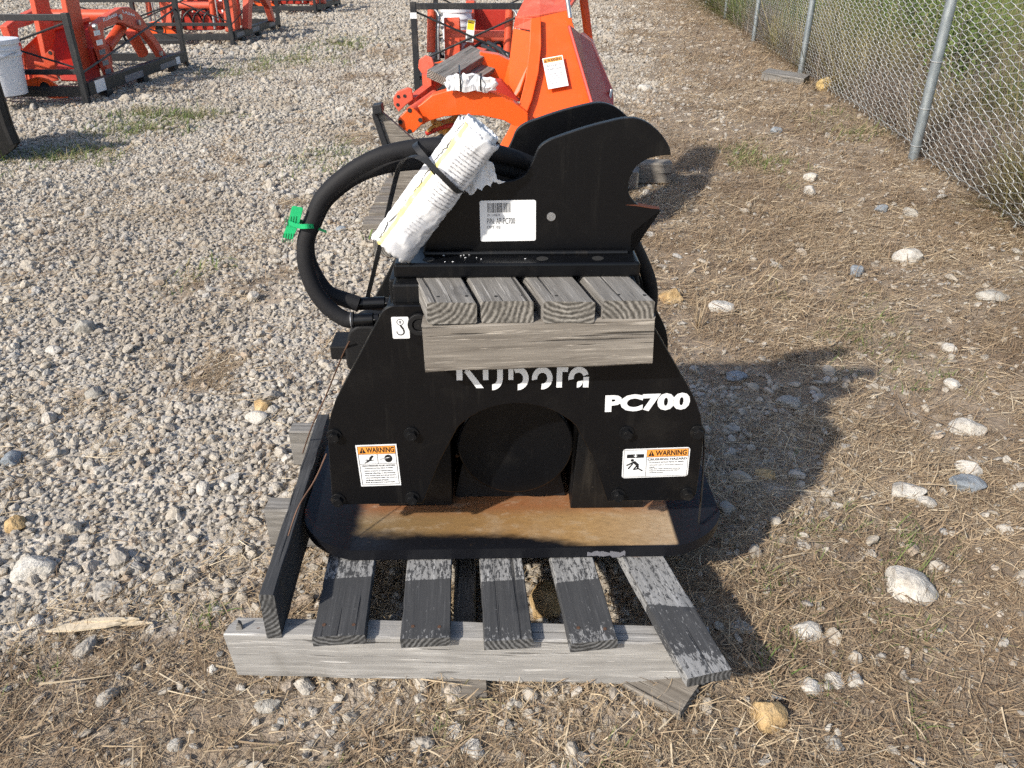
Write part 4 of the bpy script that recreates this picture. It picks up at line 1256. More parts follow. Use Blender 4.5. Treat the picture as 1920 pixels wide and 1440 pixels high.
ep = arm('end_plate', [(-0.362,0.519),(-0.347,0.517),(-0.317,0.486),(-0.316,0.466),(-0.352,0.433),(-0.368,0.429),(-0.404,0.46),(-0.404,0.481)], 2.9, 0.014, M['orange'], lo)
for px_, pz_ in [(-0.361,0.51),(-0.325,0.477),(-0.365,0.438),(-0.396,0.47)]:
    mb = MB(); mb.cyl((px_ - lorg.x, 2.8995 - lorg.y, pz_), (px_ - lorg.x, 2.898 - lorg.y, pz_), 0.008, 14); mb.build('plate_hole', M['rubber'], ep)
mp2 = arm('mount_plate', [(-0.43,0.536),(-0.414,0.557),(-0.374,0.571),(-0.361,0.566),(-0.358,0.529),(-0.384,0.512),(-0.413,0.486),(-0.43,0.511)], 3.0, 0.014, M['faded'], lo)
for px_, pz_ in [(-0.411,0.54),(-0.388,0.542),(-0.415,0.512)]:
    mb = MB(); mb.cyl((px_ - lorg.x, 2.9995 - lorg.y, pz_), (px_ - lorg.x, 2.998 - lorg.y, pz_), 0.006, 12); mb.build('plate_hole', M['rubber'], mp2)
mb = MB(); q = W([(-0.361,2.93,0.499),(-0.289,3.1,0.53)]); mb.tube(q, 0.018, 12); q = W([(-0.366,3.02,0.52),(-0.262,3.3,0.57)]); mb.tube(q, 0.022, 4); mb.build('tie_bar', M['faded'], lo, smooth=40)
mb = MB(); q = W([(-0.321,3.15,0.571),(-0.119,3.45,0.635)]); mb.tube(q, 0.03, 4); mb.build('cross_tube', M['faded'], lo)
mpf = arm('rear_mount_plate', [(-0.363,0.628),(-0.336,0.644),(-0.311,0.636),(-0.304,0.609),(-0.322,0.582),(-0.352,0.574),(-0.367,0.597)], 3.3, 0.014, M['faded'], lo)
wb_ = timber('plank', 0.34, 0.085, 0.03, [M['wood'], M['end']], None, (0, 0, 0), (0, 0, 0), 71)
pq = [Vector(p) for p in [(-0.304,3.05,0.604),(-0.152,3.38,0.658),(-0.221,3,0.569)]]
ex = (pq[1] - pq[0]).normalized(); ez = pq[2] - pq[0]; ez = (ez - ex * ez.dot(ex)).normalized(); ey = ez.cross(ex)
mt = Matrix((ex, ez, -ey)).transposed().to_4x4(); mt.translation = (pq[0] + pq[1]) / 2 + ez * 0.03
wb_.matrix_world = mt
tag(wb_, 'grey plank lying across the orange loader arms', 'plank')
wb_ = timber('plank', 0.26, 0.10, 0.02, [M['wood'], M['end']], None, (0, 0, 0), (0, 0, 0), 72)
mt = Matrix((ex, ez, -ey)).transposed().to_4x4(); mt.translation = Vector([(-0.159,3.22,0.588)][0]); wb_.matrix_world = mt
tag(wb_, 'short grey board behind the crumpled white bag on the loader', 'plank')
pbg = crumple('document_bag', [(-0.233,0.613),(-0.218,0.622),(-0.182,0.626),(-0.141,0.627),(-0.102,0.62),(-0.058,0.613),(-0.058,0.596),(-0.064,0.571),(-0.103,0.574),(-0.15,0.574),(-0.191,0.574),(-0.225,0.571),(-0.228,0.592)], 2.93, M['paper'], None, (0, 0, 0), amp=0.022, th=0.012, fq=22)
tag(pbg, 'crumpled white document bag strapped on the orange loader arm', 'bag')
mb = MB()
for a, b in (((862, 120), (864, 170)), ((901, 140), (902, 168))): pass
q = [(-0.194,3.1,0.634),(-0.181,2.91,0.63),(-0.179,2.9,0.611),(-0.18,2.92,0.569)]; mb.ribbon(q, (0.003, 0, 0), 0.001); q = [(-0.108,2.94,0.626),(-0.109,2.9,0.611),(-0.109,2.92,0.572)]; mb.ribbon(q, (0.003, 0, 0), 0.001)
tag(mb.build('bag_strap', M['strap']), 'thin black ties over the crumpled white bag', 'strap')
yb_ = crumple('wrapped_bundle', [(-0.307,0.424),(-0.283,0.443),(-0.242,0.455),(-0.212,0.46),(-0.205,0.439),(-0.216,0.408),(-0.241,0.389),(-0.277,0.4)], 3.05, M['amber_wrap'], None, (0, 0, 0), amp=0.05, th=0.03, fq=16)
tag(yb_, 'amber plastic wrapped bundle under the front loader arm', 'bundle')
for k, P in enumerate(([(-0.321,3.05,0.4),(-0.237,3.02,0.433),(-0.14,3.05,0.42),(-0.061,3.1,0.366)], [(-0.297,3.1,0.366),(-0.201,3.06,0.41),(-0.102,3.1,0.39),(-0.041,3.1,0.33)], [(-0.124,3.6,0.649),(-0.066,3.5,0.629),(-0.022,3.45,0.574),(-0.043,3.35,0.517)], [(-0.101,3.6,0.66),(-0.039,3.5,0.633),(-0.004,3.42,0.558),(-0.063,3.3,0.51)])):
    mb = MB(); mb.tube(spline(W(P), 7), 0.009, 8); mb.build('hydraulic_hose', M['dark_red'] if k == 0 else M['strap'], lo, smooth=60)
# wooden cradle that carries the loader
cr = empty('wooden_pallet', (0.1, 3.3, 0)); tag(cr, 'dark weathered wood pallet carrying the orange loader behind the compactor', 'pallet')
corg = Vector((0.1, 3.3, 0))
for i in range(7):
    timber('slat', 0.92, 0.1, 0.02, [M['wood_brown'], M['end']], cr, (-0.19, -0.42 + 0.14 * i, 0.115), (0, 0, R(2)), 80 + i, n=14)
for i, x in enumerate((-0.60, -0.2, 0.22)):
    timber('stringer', 1.0, 0.06, 0.1, [M['wood_brown'], M['end']], cr, (x, 0.0, 0.053), (0, 0, R(92)), 90 + i, n=14)
timber('cross_beam', 1.3, 0.09, 0.1, [M['wood_brown'], M['end']], cr, (0.02, 0.56, 0.053), (0, 0, R(1)), 95, n=14)
timber('block', 0.14, 0.09, 0.08, [M['wood'], M['end']], cr, (0.46, 0.48, 0.05), (0, 0, R(80)), 96, n=10)
mb = MB(); P = [(-0.488,0.508),(-0.453,0.511),(-0.304,0.376),(-0.328,0.289),(-0.415,0.289),(-0.44,0.384)]; mb.xz([(x - corg.x, z) for x, z in P], 2.86 - corg.y, 2.885 - corg.y)
sb = mb.build('side_board', M['wood_brown'], cr, bevel=0.002)
mb = MB(); P = [(-0.487,0.506),(-0.468,0.506),(-0.407,0.292),(-0.432,0.292)]; mb.xz([(x - corg.x, z) for x, z in P], 2.845 - corg.y, 2.859 - corg.y); mb.build('corner_strip', M['crate'], cr, bevel=0.002)
mb = MB(); P = [(-0.481,0.538),(-0.449,0.543),(-0.446,0.513),(-0.48,0.506)]; mb.xz([(x - corg.x, z) for x, z in P], 2.83 - corg.y, 2.88 - corg.y); mb.build('corner_cap', M['crate'], cr, bevel=0.003)
mb = MB(); P = [(-0.418,0.323),(-0.304,0.323),(-0.374,0.12),(-0.442,0.12)]; mb.xz([(x - corg.x, z) for x, z in P], 2.80 - corg.y, 2.83 - corg.y); mb.build('end_board', M['wood_brown'], cr, bevel=0.002)

# ------------------------------------------------------------------ steel shipping crates with loaders
def crate(name, label, org, x0, x1, y0, y1, h, group='black steel crates with orange loaders', left=True):
    e = empty(name, org); tag(e, label, 'crate', group)
    b = 0.022
    bars = {'post': [], 'base_rail': [], 'top_rail': [], 'mid_rail': [], 'brace': []}
    for x in (x0, x1):
        for y in (y0, y1):
            mb = MB(); mb.box(x - b, x + b, y - b, y + b, -0.01, h); mb.build('post', M['crate'], e, bevel=0.003)
        mb = MB(); mb.box(x - 0.03, x + 0.03, y0 + b, y1 - b, 0.05, 0.14); mb.build('base_rail', M['crate'], e, bevel=0.003)
        for k in range(3):
            yy = y0 + (y1 - y0) * (0.16 + 0.34 * k)
            mb = MB(); mb.box(x - 0.032, x + 0.032, yy - 0.05, yy + 0.05, -0.01, 0.05); mb.build('foot', M['crate'], e, bevel=0.003)
    for y in (y0, y1):
        mb = MB(); mb.box(x0 + b, x1 - b, y - 0.02, y + 0.02, 0.05, 0.12); mb.build('base_rail', M['crate'], e, bevel=0.003)
        mb = MB(); mb.box(x0 + b, x1 - b, y - 0.018, y + 0.018, h - 0.05, h - 0.008); mb.build('top_rail', M['crate'], e, bevel=0.003)
        mb = MB(); mb.box(x0 + b, x1 - b, y - 0.014, y + 0.014, 0.20, 0.235); mb.build('mid_rail', M['crate'], e, bevel=0.003)
        mb = MB(); mb.cyl((x0, y, 0.24), (x1, y, h - 0.06), 0.008, 6); mb.build('brace', M['crate'], e)
        mb = MB(); mb.cyl((x1, y, 0.24), (x0, y, h - 0.06), 0.008, 6); mb.build('brace', M['crate'], e)
    mb = MB(); mb.cyl((x1, y0, 0.2), (x1, y1, h - 0.1), 0.008, 6); mb.build('brace', M['crate'], e)
    return e


def flange(parent, x, y, z, r=0.10, s=1.0):
    """lozenge end plate with a round bore"""
    mb = MB(); mb.xz(rounded([(x - 0.21 * s, z + 0.06 * s), (x - 0.05 * s, z + 0.10 * s), (x + 0.05 * s, z + 0.08 * s), (x + 0.23 * s, z - 0.06 * s), (x + 0.22 * s, z - 0.10 * s), (x + 0.05 * s, z - 0.11 * s), (x - 0.08 * s, z - 0.06 * s), (x - 0.21 * s, z + 0.02 * s)], 0.02 * s), y, y + 0.02)
    f = mb.build('end_flange', M['orange'], parent, bevel=0.002)
    mb = MB(); mb.cyl((x + 0.01, y - 0.001, z), (x + 0.01, y - 0.003, z), 0.055 * s, 20); mb.build('bore', M['rubber'], f)
    mb = MB(); mb.ring((x + 0.01, y, z), (0, -1, 0), 0.068 * s, 0.055 * s, 0.012, 24); mb.build('bore_ring', M['orange'], f, smooth=40)
    return f


def loader_in_crate(label, org, x0, x1, y0, y1, h, group='orange loaders packed in steel crates', seed=0):
    """upright loader frame: two lift cylinders, towers, cross tube, curved arms, flange"""
    e = empty('packed_loader', org); tag(e, label, 'loader', group)
    w = x1 - x0
    for k, x in enumerate((x0 + 0.12 * w, x1 - 0.2 * w)):
        c = empty('lift_cylinder', (0, 0, 0), 0, e)
        mb = MB(); mb.cyl((x, y0 + 0.12, 0.30), (x + 0.02, y0 + 0.16, h - 0.02), 0.032, 18); mb.build('barrel', M['sun_red'], c, smooth=40, bevel=0.003)
        mb = MB(); mb.cyl((x, y0 + 0.11, 0.16), (x, y0 + 0.12, 0.30), 0.016, 12); mb.build('rod', M['steel'], c, smooth=40)
        mb = MB(); mb.tube(spline([(x + 0.06, y0 + 0.1, 0.25), (x + 0.065, y0 + 0.09, 0.45), (x + 0.07, y0 + 0.12, h - 0.08), (x + 0.02, y0 + 0.14, h - 0.03)], 6), 0.010, 8); mb.build('oil_line', M['steel'], c, smooth=50)
        mb = MB(); mb.yz(rounded([(y0 + 0.15, 0.12), (y0 + 0.36, 0.12), (y0 + 0.40, 0.36), (y0 + 0.30, h - 0.12), (y0 + 0.22, h - 0.10), (y0 + 0.19, 0.35)], 0.03), x + 0.10, x + 0.22); mb.build('tower', M['sun_red'], e, bevel=0.005)
        mb = MB(); P = [(y0 + 0.35, 0.14), (y0 + 0.55, 0.45), (y0 + 0.85, 0.62), (y0 + 1.15, 0.60), (y0 + 1.5, 0.35), (y0 + 1.62, 0.12), (y0 + 1.52, 0.12), (y0 + 1.38, 0.32), (y0 + 1.12, 0.48), (y0 + 0.88, 0.50), (y0 + 0.66, 0.36), (y0 + 0.5, 0.12)]
        mb.yz(rounded(P, 0.04), x + 0.24, x + 0.31); mb.build('loader_arm', M['faded'] if k else M['sun_red'], e, bevel=0.005)
    mb = MB(); mb.cyl((x0 + 0.3 * w, y0 + 0.24, 0.40), (x1 - 0.1 * w, y0 + 0.24, 0.40), 0.045, 18); mb.build('cross_tube', M['faded'], e, smooth=40)
    flange(e, x0 + 0.24, y0 + 0.03, 0.16, s=0.9)
    mb = MB(); mb.box(x0 + 0.42, x1 - 0.2, y0 + 0.3, y0 + 0.5, 0.13, 0.30); mb.build('valve_box', M['dark_red'], e, bevel=0.01)
    mb = MB(); mb.box(x0 + 0.35, x1 - 0.15, y0 + 0.9, y0 + 0.98, 0.13, 0.55); mb.build('bucket_back', M['dark_red'], e, bevel=0.01)
    for k in range(5):
        z_ = 0.2 + 0.09 * k
        mb = MB(); mb.cyl((x0 + 0.11 * w + 0.10, y0 + 0.148, z_), (x0 + 0.11 * w + 0.10, y0 + 0.135, z_), 0.014, 6); mb.build('bolt', M['steel'], e)
        mb = MB(); mb.box(x0 + 0.3 * w, x1 - 0.12 * w, y0 + 0.42 + 0.1 * k, y0 + 0.45 + 0.1 * k, 0.14, 0.2 + 0.05 * (k % 3)); mb.build('frame_rail', M['crate'] if k % 2 else M['sun_red'], e, bevel=0.004)
    for k in range(4):
        mb = MB(); x = x0 + 0.35 + 0.12 * k
        mb.tube(spline([(x, y0 + 0.16, 0.16), (x + 0.05, y0 + 0.14, 0.30), (x + 0.16, y0 + 0.2, 0.36), (x + 0.2, y0 + 0.3, 0.22)], 6), 0.011, 8); mb.build('hydraulic_line', M['strap'], e, smooth=50)
    return e


def pail(label, loc, h=0.40, r=0.155, tilt=0.0, group=None):
    e = empty('plastic_pail', loc); e.rotation_euler = (0, tilt, 0); tag(e, label, 'pail', group)
    mb = MB(); prof = [(0, r * 0.86), (h * 0.72, r * 0.985), (h * 0.73, r * 1.03), (h * 0.76, r * 1.03), (h * 0.77, r), (h * 0.83, r), (h * 0.84, r * 1.03), (h * 0.87, r * 1.03), (h * 0.88, r), (h, r * 1.0)]
    n = 36; V = [(q[1] * math.cos(2 * math.pi * k / n), q[1] * math.sin(2 * math.pi * k / n), q[0]) for q in prof for k in range(n)]
    F = [(i * n + k, i * n + (k + 1) % n, (i + 1) * n + (k + 1) % n, (i + 1) * n + k) for i in range(len(prof) - 1) for k in range(n)] + [tuple(range(n - 1, -1, -1))]
    mb.add(V, F); mb.build('pail_body', M['bucket_white'], e, smooth=40)
    mb = MB(); mb.tube([(0, 0, h - 0.02), (0, 0, h), (0, 0, h + 0.012)], r * 1.06, 36); mb.build('lid', M['bucket_white'], e, smooth=40, bevel=0.004)
    mb = MB(); mb.tube([(r * 1.04 * math.cos(a), r * 1.04 * math.sin(a) - 0.02, h * 0.8 - 0.2 * h * math.sin(a) ** 2) for a in np.linspace(math.pi, 2 * math.pi, 16)], 0.003, 6); mb.build('handle', M['steel'], e, smooth=60)
    return e


# crate at the left edge
CX, CY = -3.12, 6.07
c1_ = crate('steel_crate', 'nearest black steel crate, at the left, around the big orange loader', (CX, CY, 0), -0.98, 0.0, 0.0, 2.02, 0.605)
for nm, u, v, yb2 in (('shipping_label', 0.10, 0.085, 0.12), ('shipping_label', 0.22, 0.05, 0.62), ('shipping_label', 0.22, 0.045, 1.35), ('shipping_label', 0.06, 0.06, 1.72)):
    mb = MB(); mb.box(0.0304, 0.0312, yb2, yb2 + u * 1.6, 0.055, 0.055 + v); mb.build(nm, M['decal'] if u < 0.2 else M['grey_ink'], c1_)
ld = empty('packed_loader', (CX, CY, 0)); tag(ld, 'big orange loader with arched faded arm in the nearest left crate', 'loader', 'orange loaders packed in steel crates')


def lp(P, dx=0.0): return [(y - CY, z) for y, z in P]


ARCH = [(6.601,0.476),(6.704,0.5015),(6.941,0.5452),(7.131,0.5717),(7.281,0.5663),(7.415,0.521),(7.509,0.4518),(7.621,0.3444),(7.743,0.2407),(7.861,0.1148),(7.74,0.1243),(7.606,0.2544),(7.459,0.363),(7.241,0.4192),(7.125,0.4528),(7.024,0.4688),(6.92,0.4574),(6.747,0.4487),(6.72,0.4013),(6.737,0.2482),(6.752,0.103),(6.684,0.08429),(6.653,0.164),(6.617,0.3769)]
mb = MB(); mb.yz(lp(ARCH), -0.10 - 0.03, -0.10 + 0.03); am = mb.build('loader_arm', M['faded'], ld, bevel=0.006)
tag(am, 'faded pink-orange arched arm with white lettering')
mb = MB(); mb.yz(lp(ARCH), -0.80, -0.74); mb.build('loader_arm', M['faded'], ld, bevel=0.006)


def side_text(t, P, parent, mat, xoff):
    """lettering on a face that looks along +X; P: three (y,z) corners lower left, lower right, upper left"""
    V, F = GLYPH[t, 1]
    a, b, c = [Vector((0, y - CY, z)) for y, z in P]
    mb = MB(); mb.add([Vector((xoff, 0, 0)) + a + (b - a) * float(u) + (c - a) * float(v) for u, v in V], F)
    return mb.build('lettering', mat, parent)


side_text('Kubota', [(6.761,0.4933),(7.023,0.5199),(6.757,0.52)], am, M['decal'], -0.0685)
side_text('LA344', [(7.13,0.5322),(7.345,0.4848),(7.133,0.5557)], am, M['decal'], -0.0685)
mb = MB(); q = [(-0.10 - 0.09, y - CY, z) for y, z in [(6.967,0.2827),(7.321,0.4125)]]; mb.cyl(q[0], q[1], 0.045, 16); mb.build('lift_cylinder', M['sun_red'], ld, smooth=40, bevel=0.004)
mb = MB(); q = [(-0.10 - 0.09, y - CY, z) for y, z in [(7.473,0.3576),(7.628,0.1684)]]; mb.cyl(q[0], q[1], 0.05, 16); mb.build('tilt_cylinder', M['sun_red'], ld, smooth=40, bevel=0.004)
mb = MB(); mb.box(-0.60, -0.14, 0.55, 0.85, 0.16, 0.32); mb.build('valve_box', M['dark_red'], ld, bevel=0.012)
mb = MB(); mb.cyl((-0.77, 1.2, 0.5), (-0.1, 1.2, 0.5), 0.05, 16); mb.build('cross_tube', M['sun_red'], ld, smooth=40)
mb = MB(); mb.yz(rounded([(0.35, 0.15), (0.55, 0.15), (0.62, 0.70), (0.42, 0.74)], 0.04), -0.45, -0.41); mb.yz(rounded([(0.35, 0.15), (0.55, 0.15), (0.62, 0.70), (0.42, 0.74)], 0.04), -0.22, -0.18); mb.box(-0.45, -0.18, 0.50, 0.56, 0.68, 0.73); mb.build('mast', M['sun_red'], ld, bevel=0.005)
for k in range(4):
    mb = MB(); mb.tube(spline([(-0.3 + 0.05 * k, 0.7, 0.25), (-0.25, 0.85, 0.45), (-0.2 + 0.02 * k, 1.1, 0.5), (-0.2, 1.3, 0.3 + 0.04 * k)], 7), 0.011, 8); mb.build('hydraulic_line', M['strap'], ld, smooth=50)
for (u, v) in [(6.615,0.4261),(6.621,0.3574),(6.628,0.2878),(6.639,0.2088),(6.65,0.1446)]:
    mb = MB(); mb.box(-0.0698, -0.0690, u - CY - 0.05, u - CY + 0.05, v - 0.016, v + 0.02); mb.build('decal', M['decal'] if v > 0.3 else M['grey_ink'], am)
for (u, v) in [(6.588,0.4734),(7.046,0.5066),(7.375,0.4413),(7.708,0.1595),(6.65,0.109)]:
    mb = MB(); mb.tube([(-0.072, u - CY, v), (-0.055, u - CY, v), (-0.050, u - CY, v)], 0.022, 14); mb.build('pivot_pin', M['steel'], am, smooth=35)
bk2 = empty('bucket', (0, 0, 0), 0, ld)
B1 = [(x - CX, y - CY, z) for x, y, z in [(-3.646,6.35,0.341),(-3.587,6.55,0.439),(-3.524,6.5,0.302),(-3.552,6.45,0.24),(-3.456,6.4,0.116),(-3.622,6.3,0.093),(-3.672,6.3,0.031)]]
plate3('side_sheet', B1, 0.015, M['sun_red'], bk2)
B2 = [(x - CX, y - CY, z) for x, y, z in [(-3.595,6.58,0.437),(-3.395,6.95,0.494),(-3.231,6.6,0.108),(-3.288,6.45,0.102),(-3.454,6.42,0.114),(-3.532,6.52,0.292)]]
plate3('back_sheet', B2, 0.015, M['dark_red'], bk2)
mb = MB(); q = [(x - CX, y - CY, z) for x, y, z in [(-3.592,6.56,0.442),(-3.394,6.95,0.498)]]; mb.tube(q, 0.022, 6); mb.build('cutting_lip', M['faded'], bk2)
mb = MB(); P = [(-3.536,0.267),(-3.469,0.253),(-3.434,0.319),(-3.394,0.348),(-3.372,0.33),(-3.389,0.227),(-3.349,0.171),(-3.383,0.163),(-3.478,0.193),(-3.539,0.231)]; mb.xz([(x - CX, z) for x, z in P], 6.26 - CY, 6.28 - CY); hb = mb.build('hook_plate', M['sun_red'], bk2, bevel=0.003)
for px_, pz_ in [(-3.398,0.325)]:
    mb = MB(); mb.cyl((px_ - CX, 6.2595 - CY, pz_), (px_ - CX, 6.257 - CY, pz_), 0.014, 16); mb.build('pin_hole', M['rubber'], hb)
q = [(-3.414,0.109)][0]
flange(ld, q[0] - CX, 6.09 - CY, q[1], s=0.72)
pl_ = pail('white plastic pail at the left edge inside the nearest crate', (*[(-3.583,5.863)][0], 0.10), 0.345, 0.175)
# crate behind it, and one further
q = [(-3.252,9.963),(-3.341,12.29),(-4.264,10.68)]
c2_ = crate('steel_crate', 'middle black steel crate behind the nearest left one', (q[0][0], q[0][1], 0), -1.08, 0, 0, 2.1, 0.72)
for yb2 in (0.1, 0.75, 1.5):
    mb = MB(); mb.box(0.0304, 0.0312, yb2, yb2 + 0.3, 0.07, 0.12); mb.build('shipping_label', M['grey_ink'], c2_)
loader_in_crate('orange loader with white pail in the middle left crate', (q[0][0], q[0][1], 0), -1.08, 0, 0, 2.1, 0.82)
pail('small white pail inside the middle left crate', (q[0][0] - 0.3, q[0][1] + 1.0, 0.14), 0.34, 0.13)
q = [(-3.311,14.67),(-3.595,17.45)]
crate('steel_crate', 'farthest black steel crate at the top edge of the yard', (q[0][0], q[0][1], 0), -1.1, 0, 0, 2.1, 0.72)
loader_in_crate('orange loader in the farthest crate at the top edge', (q[0][0], q[0][1], 0), -1.1, 0, 0, 2.1, 0.8)
# crate right behind the orange loader
q = [(-0.724,6.4)]
c3_ = crate('steel_crate', 'black steel crate right behind the orange upright bucket', (q[0][0], q[0][1], 0), 0.0, 0.86, 0, 1.9, 0.655)
mb = MB(); mb.box(-0.024, 0.024, -0.024, -0.0225, 0.545, 0.585); mb.build('tape_wrap', M['white'], c3_)
loader_in_crate('orange loader with upright cylinders in the crate behind the bucket', (q[0][0], q[0][1], 0), 0.0, 0.86, 0, 1.9, 0.64)
pail('white pail standing among the cylinders behind the upright bucket', (q[0][0] + 0.28, q[0][1] + 0.55, 0.13), 0.44, 0.12)
L = Label(0.06, 0.16); L.rect(0.004, 0.056, 0.085, 0.152, 2); L.rect(0.01, 0.05, 0.13, 0.136, 1, 2); L.rect(0.01, 0.05, 0.01, 0.05, 3, 2)
tl = L.mb.build('hang_tag', [M['white'], M['ink'], M['yellow'], M['grey_ink']]); tl.location = (q[0][0] + 0.37, q[0][1] + 0.08, 0.38); tl.rotation_euler = (0, R(8), 0)
tag(tl, 'yellow and white tag hanging on the loader behind the bucket', 'tag')

# black steel bucket corner at the left edge
bb = empty('steel_bucket', [(-2.949,4.329)][0] + (0,)); tag(bb, 'worn black steel bucket corner cut by the left edge', 'bucket')
bo = Vector([(-2.949,4.329)][0] + (0,))
P = [(-3.039,0.49),(-2.64,0.413),(-2.639,0.308),(-2.638,0.188),(-2.626,0.097),(-2.672,0.058),(-2.755,0.013),(-3.132,-0.079)]
mb = MB(); mb.xz([(x - bo.x, z) for x, z in P], 4.3 - bo.y, 4.32 - bo.y); mb.build('end_sheet', M['black_dusty'], bb, bevel=0.004)
P = [(-2.64,0.413),(-2.639,0.308),(-2.638,0.188),(-2.626,0.097),(-2.65,0.091),(-2.662,0.182),(-2.663,0.303),(-2.663,0.408)]
mb = MB(); mb.xz([(x - bo.x, z) for x, z in P], 4.25 - bo.y, 4.299 - bo.y); mb.build('edge_bar', M['black_flat'], bb, bevel=0.004)
mb = MB(); P = [(-3.166,0.439),(-2.857,0.387),(-2.87,0.282),(-2.884,0.174),(-2.893,0.097),(-2.943,0.049),(-3.29,-0.036)]; mb.xz([(x - bo.x, z) for x, z in P], 4.321 - bo.y, 4.6 - bo.y); mb.build('shell', M['black_dusty'], bb, bevel=0.004)

# ------------------------------------------------------------------ rocks one can pick out
def rock_mesh(seed, sub=3, flat=0.0):
    bm = bmesh.new(); bmesh.ops.create_icosphere(bm, subdivisions=sub, radius=1.0)
    rnd = random.Random(seed)
    pl = []
    for _ in range(13):
        n = Vector((rnd.gauss(0, 1), rnd.gauss(0, 1), rnd.gauss(0, 1))).normalized()
        pl.append((n, rnd.uniform(0.68, 1.0)))
    of = Vector((seed * 3.1, seed * 1.7, 0))
    for v in bm.verts:
        d = v.co.normalized(); r = 1.15
        acc = 0.0
        for n, k in pl:
            c = d.dot(n)
            if c > 0.05: r = min(r, k / c)
        r *= 1 + 0.05 * noise.noise(d * 2.2 + of) + (0.03 * noise.noise(d * 6 + of) if sub > 2 else 0)
        v.co = d * r
    me = bpy.data.meshes.new('rock'); bm.to_mesh(me); bm.free()
    me.polygons.foreach_set('use_smooth', [True] * len(me.polygons))
    return me


